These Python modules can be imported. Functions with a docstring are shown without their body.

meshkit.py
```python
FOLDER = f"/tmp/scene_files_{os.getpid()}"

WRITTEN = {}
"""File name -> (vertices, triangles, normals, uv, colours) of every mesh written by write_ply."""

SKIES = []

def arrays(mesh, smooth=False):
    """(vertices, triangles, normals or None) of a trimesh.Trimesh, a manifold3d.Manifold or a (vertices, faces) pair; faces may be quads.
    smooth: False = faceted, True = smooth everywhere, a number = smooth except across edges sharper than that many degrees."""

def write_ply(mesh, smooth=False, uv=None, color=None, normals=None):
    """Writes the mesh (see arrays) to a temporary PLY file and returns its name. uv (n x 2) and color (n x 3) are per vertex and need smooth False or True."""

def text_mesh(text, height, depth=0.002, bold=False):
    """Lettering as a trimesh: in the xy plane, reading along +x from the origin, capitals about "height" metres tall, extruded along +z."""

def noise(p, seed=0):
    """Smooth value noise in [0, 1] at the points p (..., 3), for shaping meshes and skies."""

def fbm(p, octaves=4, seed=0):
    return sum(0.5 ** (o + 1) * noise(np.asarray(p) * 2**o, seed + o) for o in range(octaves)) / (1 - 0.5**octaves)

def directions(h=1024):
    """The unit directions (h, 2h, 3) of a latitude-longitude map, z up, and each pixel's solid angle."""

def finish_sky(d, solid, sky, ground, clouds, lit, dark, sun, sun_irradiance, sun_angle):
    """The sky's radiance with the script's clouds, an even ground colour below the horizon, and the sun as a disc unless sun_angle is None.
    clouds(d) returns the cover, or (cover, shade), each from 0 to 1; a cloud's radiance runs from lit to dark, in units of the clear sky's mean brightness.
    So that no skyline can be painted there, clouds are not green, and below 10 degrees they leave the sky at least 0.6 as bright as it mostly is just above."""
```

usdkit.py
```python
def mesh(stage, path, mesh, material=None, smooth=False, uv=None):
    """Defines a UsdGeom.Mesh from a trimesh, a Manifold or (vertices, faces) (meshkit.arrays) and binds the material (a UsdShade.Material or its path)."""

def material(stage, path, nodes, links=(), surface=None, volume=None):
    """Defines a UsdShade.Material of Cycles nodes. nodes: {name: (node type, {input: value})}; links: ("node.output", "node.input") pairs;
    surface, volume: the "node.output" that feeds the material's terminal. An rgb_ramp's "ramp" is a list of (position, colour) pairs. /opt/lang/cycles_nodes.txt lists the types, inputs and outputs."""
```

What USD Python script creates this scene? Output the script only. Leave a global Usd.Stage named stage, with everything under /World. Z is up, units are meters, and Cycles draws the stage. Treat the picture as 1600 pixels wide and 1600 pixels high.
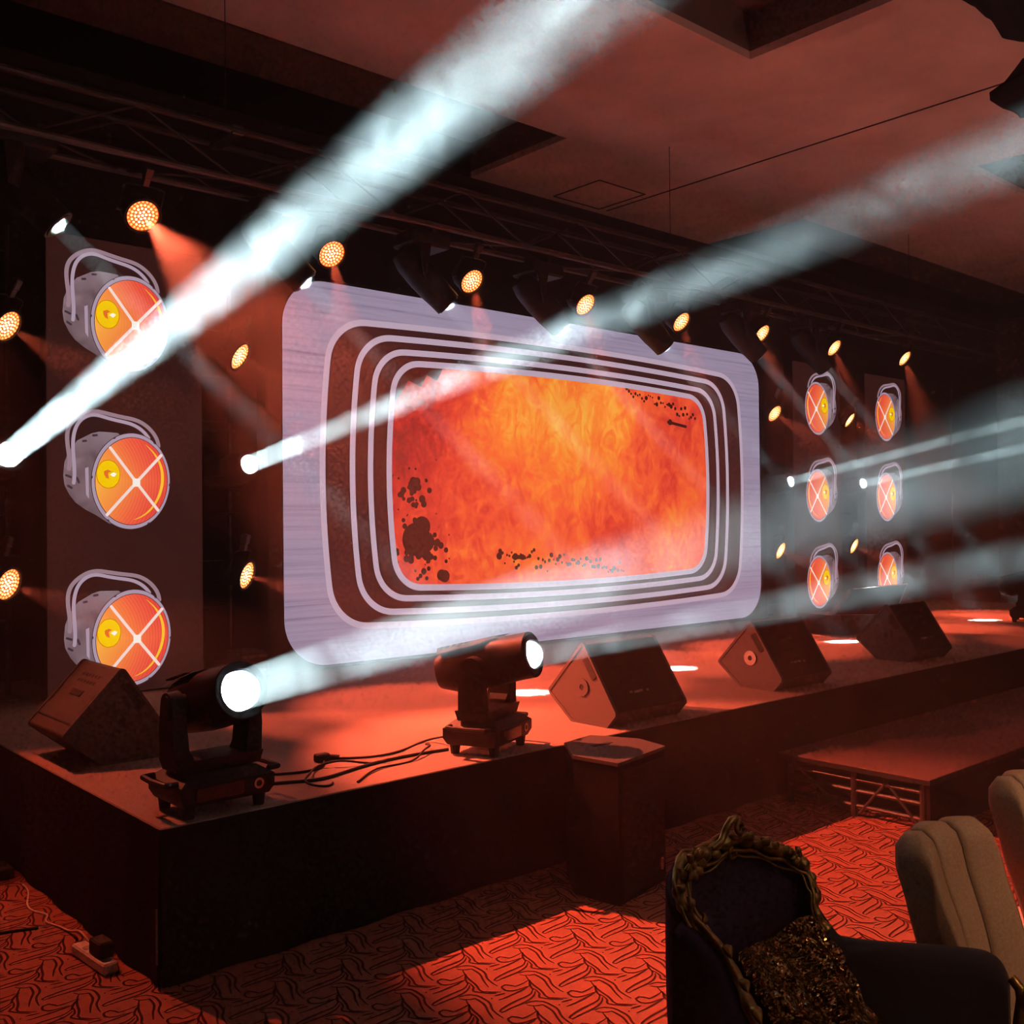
import math, random
import numpy as np, trimesh, usdkit, meshkit
from shapely.geometry import Polygon, Point, LineString, box as sbox
from shapely.ops import unary_union
from pxr import Usd, UsdGeom, UsdLux, Gf, Sdf, UsdShade

stage = Usd.Stage.CreateInMemory()
UsdGeom.SetStageUpAxis(stage, 'Z'); UsdGeom.SetStageMetersPerUnit(stage, 1.0)
UsdGeom.Xform.Define(stage, '/World'); UsdGeom.Scope.Define(stage, '/World/Looks')
rng = random.Random(7); nrng = np.random.default_rng(7)

# ------------------------------------------------------------------ camera
YAW, PITCH, ROLL = 0.72538, 0.012055, -0.009729
EXPOSURE = 0.0
_f = np.array([math.sin(YAW)*math.cos(PITCH), math.cos(YAW)*math.cos(PITCH), math.sin(PITCH)])
_r = np.array([math.cos(YAW), -math.sin(YAW), 0.0]); _u = np.cross(_r, _f)
_r2 = _r*math.cos(ROLL) + _u*math.sin(ROLL); _u2 = -_r*math.sin(ROLL) + _u*math.cos(ROLL)
cam = UsdGeom.Camera.Define(stage, '/World/Camera')
cam.AddTransformOp().Set(Gf.Matrix4d(*_r2, 0, *_u2, 0, *(-_f), 0, 0, 0, 1.6, 1))
cam.CreateHorizontalApertureAttr(24.0); cam.CreateFocalLengthAttr(24.0)
cam.CreateClippingRangeAttr(Gf.Vec2f(0.05, 200)); cam.CreateExposureAttr(EXPOSURE)

# ------------------------------------------------------------------ light levels, haze
BEAM = 1500000.0          # white beam heads
SPOT = 230000.0          # white spots hanging on the truss
PAR = 160000.0          # red LED cans (small sources)
HALL = 40.0              # dim warm downlights of the hall behind the camera
ADDED_UPLIGHT = 3600.0         # added unseen floor lamps, put in to brighten the ceiling
SCREEN = 1.0            # LED walls
HAZE = (0.0042, 0.026)   # thin and thick haze per metre
COOL = (0.70, 0.96, 1.0); RED = (1.0, 0.135, 0.06); WARM = (1.0, 0.52, 0.27)

def basis(d):
    z = -np.asarray(d, float)/np.linalg.norm(d)
    x = np.cross([0, 0, 1.0], z); n = np.linalg.norm(x)
    x = x/n if n > 1e-6 else np.array([1.0, 0, 0])
    return x, np.cross(z, x), z
def frame(p, d):
    x, y, z = basis(d)
    return Gf.Matrix4d(*map(float, x), 0, *map(float, y), 0, *map(float, z), 0, *map(float, p), 1)
def spot(name, p, d, radius, intensity, angle, soft=0.3, color=(1, 1, 1)):
    L = UsdLux.SphereLight.Define(stage, path_for(name)); L.AddTransformOp().Set(frame(p, d))
    L.CreateRadiusAttr(radius); L.CreateIntensityAttr(intensity); L.CreateColorAttr(Gf.Vec3f(*color))
    s = UsdLux.ShapingAPI.Apply(L.GetPrim()); s.CreateShapingConeAngleAttr(angle); s.CreateShapingConeSoftnessAttr(soft)
    return L

# ------------------------------------------------------------------ naming
_used = set()
def path_for(name, parent='/World'):
    parent = str(parent.GetPath()) if hasattr(parent, 'GetPath') else parent
    p, k = f'{parent}/{name}', 0
    while p in _used:
        k += 1; p = f'{parent}/{name}_{k:03d}'
    _used.add(p); return p
def tag(o, label=None, cat=None, group=None, kind=None):
    o = o.GetPrim() if hasattr(o, 'GetPrim') else o
    for k, v in (('label', label), ('category', cat), ('group', group), ('kind', kind)):
        if v: o.SetCustomDataByKey(k, v)
    return o
def mat4(loc=(0, 0, 0), rotz=0.0, R=None):
    m = np.eye(4)
    if R is None:
        c, s = math.cos(rotz), math.sin(rotz); R = np.array([[c, -s, 0], [s, c, 0], [0, 0, 1]])
    m[:3, :3] = R; m[:3, 3] = loc; return m
def thing(name, label, cat, m=None, group=None):
    x = UsdGeom.Xform.Define(stage, path_for(name))
    m = np.eye(4) if m is None else m
    x.AddTransformOp().Set(Gf.Matrix4d(*map(float, m.T.ravel())))
    return tag(x, label, cat, group)
def copy(src, label, m, group=None):
    was = src.GetCustomData(); base = src.GetName()
    t = thing(base, label or was['label'], was['category'], m, group or was.get('group'))
    t.GetReferences().AddInternalReference(src.GetPath()); t.SetInstanceable(True)
    t.GetAttribute('xformOp:transform').Set(Gf.Matrix4d(*map(float, m.T.ravel())))
    return t
def add(parent, name, mesh, material, smooth=30, label=None):
    if isinstance(mesh, (list, tuple)) and not isinstance(mesh[0], np.ndarray): mesh = trimesh.util.concatenate(list(mesh))
    o = usdkit.mesh(stage, path_for(name, parent or '/World'), mesh, material, smooth=smooth)
    if label: tag(o, label)
    return o.GetPrim()
def struct(name, mesh, material, parent=None, smooth=False):
    o = add(parent, name, mesh, material, smooth)
    if parent is None: tag(o, kind='structure')
    return o

# ------------------------------------------------------------------ mesh helpers
def cbox(lo, hi, c=0.0):
    lo, hi = np.minimum(lo, hi).astype(float), np.maximum(lo, hi).astype(float)
    if c <= 0:
        b = trimesh.creation.box(hi-lo); b.apply_translation((lo+hi)/2); return b
    pts = []
    for i in range(8):
        p = np.array([(lo, hi)[(i >> k) & 1][k] for k in range(3)])
        s = np.array([(1, -1)[(i >> k) & 1] for k in range(3)])
        for k in range(3):
            q = p + s*c; q[k] = p[k]; pts.append(q)
    return trimesh.Trimesh(pts).convex_hull
def hull(pts): return trimesh.Trimesh(np.asarray(pts, float)).convex_hull
def cyl(p, q, r, n=16, r2=None):
    p, q = np.asarray(p, float), np.asarray(q, float); x, y, z = basis(p-q)
    a = np.arange(n)*2*math.pi/n; ring = np.cos(a)[:, None]*x + np.sin(a)[:, None]*y
    v = np.vstack([p+ring*r, q+ring*(r if r2 is None else r2), p, q])
    f = []
    for i in range(n):
        j = (i+1) % n
        f += [[i, j, n+j], [i, n+j, n+i], [2*n, j, i], [2*n+1, n+i, n+j]]
    m = trimesh.Trimesh(v, f, process=False); m.fix_normals(); return m
def tube(pts, r, n=8, smooth=0):
    p = np.asarray(pts, float)
    if smooth:
        from scipy.interpolate import CubicSpline
        t = np.r_[0, np.cumsum(np.linalg.norm(np.diff(p, axis=0), axis=1))]
        p = CubicSpline(t, p)(np.linspace(0, t[-1], smooth))
    t = np.gradient(p, axis=0); t /= np.linalg.norm(t, axis=1, keepdims=True)+1e-12
    ref = np.array([0, 0, 1.0]) if abs(t[:, 2]).mean() < .8 else np.array([1.0, 0, 0])
    a = np.cross(t, ref); a /= np.linalg.norm(a, axis=1, keepdims=True)+1e-9; b = np.cross(t, a)
    rr = np.broadcast_to(r, (len(p),))[:, None, None]; an = np.arange(n)*2*math.pi/n
    v = (p[:, None] + rr*(np.cos(an)[None, :, None]*a[:, None]+np.sin(an)[None, :, None]*b[:, None])).reshape(-1, 3)
    f = []
    for i in range(len(p)-1):
        for j in range(n):
            k = (j+1) % n; f += [[i*n+j, i*n+k, (i+1)*n+k], [i*n+j, (i+1)*n+k, (i+1)*n+j]]
    e = len(v); v = np.vstack([v, p[0], p[-1]])
    for j in range(n):
        k = (j+1) % n; f += [[e, k, j], [e+1, (len(p)-1)*n+j, (len(p)-1)*n+k]]
    m = trimesh.Trimesh(v, f, process=False); m.fix_normals(); return m
def lathe(prof, n=28):
    """closed of revolution about +z; prof is (r, z) pairs"""
    return trimesh.creation.revolve(np.asarray(prof, float), sections=n)
def to(m, M): m = m.copy(); m.apply_transform(M); return m
def rotx(a): return trimesh.transformations.rotation_matrix(a, [1, 0, 0])
def roty(a): return trimesh.transformations.rotation_matrix(a, [0, 1, 0])
def rotz(a): return trimesh.transformations.rotation_matrix(a, [0, 0, 1])
def shift(x, y, z): return trimesh.transformations.translation_matrix([x, y, z])
def ext(poly, h):
    return trimesh.util.concatenate([trimesh.creation.extrude_polygon(g, h, engine='earcut') for g in getattr(poly, 'geoms', [poly]) if g.area > 1e-7])
FRONT = np.array([[1, 0, 0, 0], [0, 0, -1, 0], [0, 1, 0, 0], [0, 0, 0, 1.0]])   # drawing plane xy -> xz, thickness towards -y
def plate(poly, y, h):
    """flat piece standing in the xz plane, its face at y-h"""
    return to(to(ext(poly, h), FRONT), shift(0, y, 0))
def prism_x(profile, x0, x1):
    """profile in (y, z) extruded along x"""
    m = ext(Polygon(profile), x1-x0)
    v = m.vertices.copy(); m.vertices = np.c_[v[:, 2]+x0, v[:, 0], v[:, 1]]; m.fix_normals(); return m

# ------------------------------------------------------------------ materials
def M(name, nodes, links=(), surface='p.BSDF', volume=None):
    return usdkit.material(stage, f'/World/Looks/{name}', nodes, links, surface=surface if not volume else None, volume=volume)
def plain(name, col, rough=.5, metal=0.0, spec=.5, bump=0.0, bscale=60):
    nodes = {'p': ('principled_bsdf', {'base_color': col, 'roughness': rough, 'metallic': metal, 'specular_ior_level': spec})}; links = []
    nodes.update({'tc': ('texture_coordinate', {}), 'n': ('noise_texture', {'scale': bscale, 'detail': 3.0}),
                  'mr': ('map_range', {'from_min': .3, 'from_max': .7, 'to_min': .82, 'to_max': 1.1}),
                  'mx': ('vector_math', {'math_type': 'multiply', 'vector1': col})})
    links += [('tc.object', 'n.vector'), ('n.fac', 'mr.value'), ('mr.result', 'mx.vector2'), ('mx.vector', 'p.base_color')]
    if bump:
        nodes['b'] = ('bump', {'strength': bump, 'distance': .004}); links += [('n.fac', 'b.height'), ('b.normal', 'p.normal')]
    return M(name, nodes, links)
def glow(name, col, strength=1.0, base=(.01, .01, .01)):
    return M(name, {'p': ('principled_bsdf', {'base_color': base, 'roughness': .6, 'emission_color': col, 'emission_strength': strength})})

black_paint = plain('black_paint', (.018, .016, .016), .5, spec=.3)
black_plastic = plain('black_plastic', (.015, .0125, .0125), .5, spec=.3, bump=.2, bscale=200)
grille_metal = plain('grille_metal', (.014, .012, .012), .7, spec=.2, bump=.5, bscale=400)
wedge_paint = plain('wedge_paint', (.075, .062, .06), .6, bump=.5, bscale=220)
rubber = plain('rubber', (.015, .014, .014), .8)
steel = plain('steel', (.42, .40, .38), .3, .9)
truss_metal = plain('truss_metal', (.11, .10, .10), .4, .6)
truss_shaded = plain('truss_shaded', (.03, .028, .028), .5, .3)  # darker copy of the truss metal, shade put into its colour
dark_steel = plain('dark_steel', (.09, .085, .085), .4, .7)
drape = plain('black_drape', (.030, .023, .024), .95, spec=.1, bump=.3, bscale=90)
skirt_cloth = plain('skirt_cloth', (.016, .011, .012), .95, spec=.05, bump=.3, bscale=300)
wall_paint = plain('wall_paint', (.34, .27, .23), .8, bscale=4)
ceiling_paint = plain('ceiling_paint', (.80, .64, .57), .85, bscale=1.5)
recess_shade = plain('recess_shade', (.16, .115, .095), .85, bscale=2)  # darker copy of the ceiling paint, the recess shade put into its colour
groove = plain('groove', (.05, .035, .03), .9)
deck_felt = plain('deck_felt', (.30, .21, .18), .75, spec=.25, bump=.25, bscale=120)
white_plastic = plain('white_plastic', (.62, .58, .55), .45)
paper_white = plain('paper', (.75, .70, .68), .7)
cream_leather = plain('cream_fabric', (.42, .28, .18), .62, bump=.2, bscale=160)
cream_piping = plain('cream_piping', (.10, .06, .045), .8)
velvet = M('purple_velvet', {'p': ('principled_bsdf', {'base_color': (.045, .010, .030), 'roughness': .85, 'sheen_weight': .35, 'sheen_tint': (.5, .12, .3), 'sheen_roughness': .4})})
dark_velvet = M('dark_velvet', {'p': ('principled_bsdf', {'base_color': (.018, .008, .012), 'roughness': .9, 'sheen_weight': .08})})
gold = M('antique_gold', {'tc': ('texture_coordinate', {}), 'n': ('noise_texture', {'scale': 60.0, 'detail': 4.0}),
    'r': ('rgb_ramp', {'ramp': [(0, (.10, .05, .015)), (.45, (.34, .20, .06)), (1, (.72, .50, .18))]}),
    'b': ('bump', {'strength': .4, 'distance': .004}), 'p': ('principled_bsdf', {'metallic': .85, 'roughness': .34})},
    [('tc.object', 'n.vector'), ('n.fac', 'r.fac'), ('r.color', 'p.base_color'), ('n.fac', 'b.height'), ('b.normal', 'p.normal')])
sequin = M('sequins', {'tc': ('texture_coordinate', {}), 'v': ('voronoi_texture', {'scale': 230.0}), 'nm': ('vector_math', {'math_type': 'subtract', 'vector2': (.5, .5, .5)}),
    'ns': ('vector_math', {'math_type': 'scale', 'scale': 1.2}), 'g': ('geometry', {}), 'na': ('vector_math', {'math_type': 'add'}), 'nn': ('vector_math', {'math_type': 'normalize'}),
    'r': ('rgb_ramp', {'ramp': [(0, (.07, .03, .008)), (.6, (.25, .13, .04)), (.8, (.6, .38, .18)), (1, (.95, .8, .55))]}), 'sx': ('separate_xyz', {}),
    'p': ('principled_bsdf', {'metallic': 1.0, 'roughness': .14})},
    [('tc.object', 'v.vector'), ('v.color', 'nm.vector1'), ('nm.vector', 'ns.vector1'), ('g.normal', 'na.vector1'), ('ns.vector', 'na.vector2'), ('na.vector', 'nn.vector1'),
     ('nn.vector', 'p.normal'), ('v.color', 'sx.vector'), ('sx.x', 'r.fac'), ('r.color', 'p.base_color')])
acrylic = plain('black_gloss', (.02, .017, .017), .12)
edge_white = plain('pale_edge', (.6, .55, .55), .4)

class G:
    """small builder for node graphs made of maths"""
    def __init__(s): s.n, s.l, s.k = {}, [], 0
    def node(s, kind, ins=None, **links):
        s.k += 1; nm = f'k{s.k}'; vals = dict(ins or {})
        for a, b in links.items(): s.put(nm, vals, a, b)
        s.n[nm] = (kind, vals); return nm
    def put(s, nm, vals, a, b):
        if isinstance(b, str) and '.' in b: s.l.append((b, f'{nm}.{a}'))
        else: vals[a] = b
    def m(s, op, a, b=0.5, c=0.0):
        nm = s.node('math', {'math_type': op}, value1=a, value2=b, value3=c); return nm+'.value'
    def mix(s, fac, a, b):
        return s.node('mix', {}, fac=fac, color1=a, color2=b)+'.color'

def carpet_material():
    g = G(); pos = g.node('geometry')+'.position'
    fine = g.node('noise_texture', {'scale': 220.0, 'detail': 2.0}, vector=pos)+'.fac'
    tone = g.node('noise_texture', {'scale': 1.3, 'detail': 2.0}, vector=pos)+'.fac'
    base = g.mix(tone, (.33, .12, .085), (.40, .155, .11))
    col = g.mix(g.m('multiply', fine, .35), base, (.21, .077, .055))
    b = g.node('bump', {'strength': .35, 'distance': .004}, height=fine)+'.normal'
    p = g.node('principled_bsdf', {'roughness': .95, 'specular_ior_level': .1}, base_color=col, normal=b)
    return M('carpet', g.n, g.l, surface=p+'.BSDF')
carpet = carpet_material()

def screen_streak():
    g = G(); tc = g.node('texture_coordinate')+'.object'
    mp = g.node('mapping', {'scale': (.30, 1.0, 20.0)}, vector=tc)+'.vector'
    n1 = g.node('noise_texture', {'scale': 1.6, 'detail': 5.0, 'roughness': .75}, vector=mp)+'.fac'
    n2 = g.node('noise_texture', {'scale': .5, 'detail': 1.0}, vector=tc)+'.fac'
    c = g.node('rgb_ramp', {'ramp': [(.30, (.12, .085, .14)), (.40, (.27, .205, .295)), (.52, (.345, .265, .37)), (.7, (.38, .295, .40))]}, fac=n1)+'.color'
    c = g.mix(g.m('multiply', n2, .45), c, (.30, .28, .42))
    p = g.node('principled_bsdf', {'base_color': (.02, .02, .02), 'roughness': .6, 'emission_strength': SCREEN}, emission_color=c)
    return M('screen_lilac', g.n, g.l, surface=p+'.BSDF')
def screen_fire():
    g = G(); tc = g.node('texture_coordinate')+'.object'
    sx = g.node('separate_xyz', {}, vector=tc); x, z = sx+'.x', sx+'.z'
    def blob(cx, cz, ax, az):
        a = g.m('multiply', g.m('subtract', x, cx), 1/ax); b = g.m('multiply', g.m('subtract', z, cz), 1/az)
        r = g.m('sqrt', g.m('add', g.m('multiply', a, a), g.m('multiply', b, b)))
        return g.node('map_range', {'range_type': 'smoothstep', 'from_min': 0.0, 'from_max': 1.0, 'to_min': 1.0, 'to_max': 0.0, 'clamp': True}, value=r)+'.result'
    mp = g.node('mapping', {'scale': (1.0, 1.0, .75), 'rotation': (0, .5, 0)}, vector=tc)+'.vector'
    n1 = g.node('noise_texture', {'scale': 2.1, 'detail': 7.0, 'roughness': .62, 'distortion': 1.1}, vector=mp)+'.fac'
    n2 = g.node('noise_texture', {'scale': 5.5, 'detail': 5.0, 'roughness': .65, 'distortion': 2.4}, vector=mp)+'.fac'
    f = g.m('add', g.m('multiply', blob(-.1, .55, 1.7, 1.25), .40), g.m('multiply', blob(1.45, -.55, .75, .85), .26))
    f = g.m('add', f, g.m('multiply', blob(-.5, -.75, 1.2, .5), .18))
    f = g.m('subtract', f, g.m('multiply', blob(-2.0, .55, 1.0, 1.3), .26))
    f = g.m('add', f, g.m('multiply_add', n1, .62, +.07)); f = g.m('add', f, g.m('multiply_add', n2, .62, -.30))
    c = g.node('rgb_ramp', {'ramp': [(0.0, (.16, .012, .012)), (.2, (.50, .022, .018)), (.38, (.78, .055, .026)), (.52, (.95, .115, .032)), (.66, (1.0, .23, .03)), (.85, (1.0, .45, .06)), (1, (1.0, .62, .14))]}, fac=f)+'.color'
    p = g.node('principled_bsdf', {'base_color': (.02, .02, .02), 'roughness': .6, 'emission_strength': SCREEN}, emission_color=c)
    return M('screen_fire', g.n, g.l, surface=p+'.BSDF')
def lens_picture(name, side):
    g = G(); tc = g.node('texture_coordinate')+'.object'; sx = g.node('separate_xyz', {}, vector=tc)
    t = g.node('map_range', {'from_min': -.23*side, 'from_max': .23*side, 'to_min': 0.0, 'to_max': 1.0, 'clamp': True}, value=sx+'.x')+'.result'
    zz = g.node('map_range', {'from_min': -.28, 'from_max': .28, 'to_min': 0.0, 'to_max': 1.0, 'clamp': True}, value=sx+'.z')+'.result'
    zc = g.m('multiply', g.m('absolute', g.m('subtract', zz, .5)), .75)
    t = g.m('add', t, g.m('subtract', zc, .1))
    c = g.node('rgb_ramp', {'ramp': [(0, (1.0, .42, .06)), (.35, (1.0, .28, .055)), (.65, (1.0, .15, .06)), (1, (.92, .065, .05))]}, fac=t)+'.color'
    rx = g.m('add', g.m('multiply', sx+'.x', 1.0), .35*side); rr = g.m('sqrt', g.m('add', g.m('multiply', rx, rx), g.m('multiply', sx+'.z', sx+'.z')))
    rib = g.m('multiply', g.m('add', g.m('sine', g.m('multiply', rr, 330.0)), 1.0), g.m('multiply', t, .26))
    c = g.mix(rib, c, (.55, .05, .03))
    p = g.node('principled_bsdf', {'base_color': (.02, .02, .02), 'emission_strength': SCREEN}, emission_color=c)
    return M(name, g.n, g.l, surface=p+'.BSDF')
def housing_picture():
    g = G(); tc = g.node('texture_coordinate')+'.object'
    n = g.node('noise_texture', {'scale': 5.0, 'detail': 3.0, 'distortion': .6}, vector=tc)+'.fac'
    c = g.node('rgb_ramp', {'ramp': [(.3, (.09, .055, .065)), (.5, (.19, .12, .14)), (.7, (.27, .19, .22))]}, fac=n)+'.color'
    p = g.node('principled_bsdf', {'base_color': (.02, .02, .02), 'emission_strength': SCREEN}, emission_color=c)
    return M('lamp_housing_picture', g.n, g.l, surface=p+'.BSDF')
lilac = screen_streak(); fire = screen_fire(); lens_l = lens_picture('lens_picture_a', 1); lens_r = lens_picture('lens_picture_b', -1)
housing_img = housing_picture()
line_lilac = glow('outline_lilac', (.50, .38, .48), SCREEN)
screen_dark = glow('screen_dark', (.034, .010, .010), SCREEN, (.02, .012, .012))
column_dark = glow('column_dark', (.024, .006, .005), SCREEN, (.02, .012, .012))
ink = glow('ink', (.05, .008, .006), SCREEN)
rim_img = glow('rim_picture', (.42, .31, .40), SCREEN); rim_dark = glow('rim_dark_picture', (.05, .03, .04), SCREEN)
tube_img = glow('handle_picture', (.31, .20, .24), SCREEN); bar_img = glow('bar_picture', (.95, .72, .66), SCREEN)
yellow_img = glow('bulb_picture', (1.0, .62, .0), SCREEN); yellow_edge = glow('bulb_edge_picture', (.75, .26, .0), SCREEN); red_img = glow('filament_picture', (.8, .14, .02), SCREEN)
white_img = glow('hub_picture', (1.0, .9, .82), SCREEN); arc_img = glow('arc_picture', (1.0, .55, .03), SCREEN)
par_face = glow('par_face', (1.0, .10, .015), 1.6); 
def par_led_material():
    g = G(); tc = g.node('texture_coordinate')+'.object'; sx = g.node('separate_xyz', {}, vector=tc)
    r = g.m('sqrt', g.m('add', g.m('multiply', sx+'.x', sx+'.x'), g.m('multiply', sx+'.y', sx+'.y')))
    c = g.node('rgb_ramp', {'ramp': [(0, (1.0, .62, .34)), (.5, (1.0, .50, .20)), (.8, (.55, .19, .05)), (1, (.36, .09, .02))]}, fac=g.m('multiply', r, 10.5))+'.color'
    p = g.node('principled_bsdf', {'base_color': (.02, .02, .02), 'emission_strength': 5.0}, emission_color=c)
    return M('par_led', g.n, g.l, surface=p+'.BSDF')
par_led = par_led_material()
lens_glow = glow('lens_glow', COOL, 5.0)

# ------------------------------------------------------------------ the room
DECK = .55
X0, X1, YF, YB = 1.45, 13.3, 3.496, 7.62
floor_ = struct('floor', cbox((-6, -7, -.1), (20, 7.9, 0)), carpet)
def carpet_lines():
    """the woven pattern: outlined leaves and strands, one motif repeated on a staggered grid"""
    motif = [[(0, 0), (.025, -.001), (.057, -.043), (.054, -.093), (.025, -.150), (.016, -.213)], [(-.003, -.008), (.013, -.034), (.037, -.045), (.034, -.086), (.005, -.152), (-.012, -.197)],
        [(.008, -.029), (-.021, -.097), (-.034, -.157), (-.051, -.201), (-.029, -.231), (-.004, -.254)], [(-.041, -.119), (-.054, -.169), (-.071, -.182), (-.047, -.224), (-.022, -.251)],
        [(-.011, -.064), (-.073, -.070), (-.093, -.036), (-.115, -.040), (-.121, -.068), (-.093, -.092), (-.045, -.096)], [(-.033, -.097), (-.089, -.106), (-.150, -.109), (-.185, -.106)],
        [(-.041, -.119), (-.086, -.149), (-.156, -.152), (-.202, -.158), (-.234, -.169), (-.234, -.180), (-.189, -.179)], [(-.050, -.142), (-.087, -.168), (-.139, -.178), (-.211, -.177)],
        [(-.004, -.065), (-.033, -.097), (-.049, -.132)], [(-.135, -.083), (-.177, -.074)], [(.075, -.080), (.079, -.084)]]
    from scipy.interpolate import PchipInterpolator
    V, F, n = [], [], 0
    for c in motif:
        p = np.array(c); t = np.r_[0, np.cumsum(np.linalg.norm(np.diff(p, axis=0), axis=1))]; k = max(3, 2*len(c)+1)
        q = PchipInterpolator(t, p)(np.linspace(0, t[-1], k)); d = np.gradient(q, axis=0); d /= np.linalg.norm(d, axis=1, keepdims=True)
        w = .0044*np.sin(np.linspace(.25, math.pi-.25, k))[:, None]**.6; nr = np.c_[-d[:, 1], d[:, 0]]
        V += [q+nr*w, q-nr*w]; F += [[n+i, n+k+i, n+k+i+1] for i in range(k-1)]+[[n+i, n+k+i+1, n+i+1] for i in range(k-1)]; n += 2*k
    V, F = np.vstack(V), np.array(F); vs, fs, o = [], [], 0
    for j in range(-20, 36):
        for i in range(-6, 44):
            x, y = .125+.272*i+(.136 if j % 2 else 0), 2.925+.187*j
            if not ((-.7 < x < 9.6 and .4 < y < 3.55) or (-.7 < x < 1.75 and 3.5 < y < 7.4)): continue
            vs.append(np.c_[V[:, 0]+x, V[:, 1]+y, np.full(len(V), .0012)]); fs.append(F+o); o += len(V)
    return trimesh.Trimesh(np.vstack(vs), np.vstack(fs), process=False)
tag(add(floor_, 'carpet_pattern', carpet_lines(), plain('carpet_line', (.07, .017, .013), .95, spec=.1), False), kind='stuff')
struct('wall_back', cbox((-6, 7.72, 0), (20, 7.9, 5.5)), drape)
struct('wall_left', cbox((-6.2, -7, 0), (-6, 7.9, 5.5)), wall_paint)
struct('wall_right', cbox((18.15, -7, 0), (18.35, 7.9, 5.5)), wall_paint)
struct('wall_front', cbox((-6, -7.2, 0), (20, -7, 5.5)), wall_paint)
# ceiling with two rows of recesses
slab = sbox(-6, -7, 20, 7.9)
rec = [(-2.2, 6.385, 6.35, 7.72), (10.085, 6.385, 18.15, 7.72), (-2.2, 3.08, 6.30, 4.42), (9.885, 3.08, 18.15, 4.42), (-2.2, -.3, 6.30, 1.05), (9.885, -.3, 18.15, 1.05)]
cl = slab
for r in rec: cl = cl.difference(sbox(*r))
ceil = struct('ceiling', to(ext(cl, .06), shift(0, 0, 5.0)), ceiling_paint)
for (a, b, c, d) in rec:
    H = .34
    struct('recess_top', cbox((a-.05, b-.05, 5+H), (c+.05, d+.05, 5+H+.05)), recess_shade, ceil)
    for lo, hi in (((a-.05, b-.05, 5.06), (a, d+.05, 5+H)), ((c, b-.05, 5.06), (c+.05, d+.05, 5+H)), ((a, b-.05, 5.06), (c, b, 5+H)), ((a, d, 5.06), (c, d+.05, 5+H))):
        struct('recess_side', cbox(lo, hi), recess_shade, ceil)
struct('ceiling_joint', cbox((8.145, 1.6, 4.994), (8.163, 7.60, 5.004)), groove, ceil)
hx0, hx1, hy0, hy1 = 7.36, 8.05, 6.95, 7.61
ring = sbox(hx0, hy0, hx1, hy1).difference(sbox(hx0+.012, hy0+.012, hx1-.012, hy1-.012))
struct('access_panel', to(ext(ring, .012), shift(0, 0, 4.992)), groove, ceil)
# hall downlights behind the camera, the dim warm light on the chairs
for i, (x, y) in enumerate([(-2.5, -2.5), (2.0, -3.2), (6.5, -2.6), (6.5, -5.4), (0.0, -5.6)]):
    t = thing('downlight', 'recessed round ceiling downlight '+['over the far left of the hall', 'over the hall behind the throne', 'over the hall behind the cream chairs', 'over the deep right of the hall', 'over the deep left of the hall'][i], 'light', mat4((x, y, 5.0)), 'hall downlights')
    add(t, 'trim_ring', to(lathe([(.10, -.02), (.13, -.02), (.13, 0), (.10, 0), (.10, -.02)]), np.eye(4)), white_plastic)
    L = UsdLux.DiskLight.Define(stage, path_for('downlight_lamp')); L.AddTransformOp().Set(frame((x, y, 4.985), (0.0001, 0, -1)))
    L.CreateRadiusAttr(.1); L.CreateIntensityAttr(HALL); L.CreateColorAttr(Gf.Vec3f(*WARM))

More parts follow.
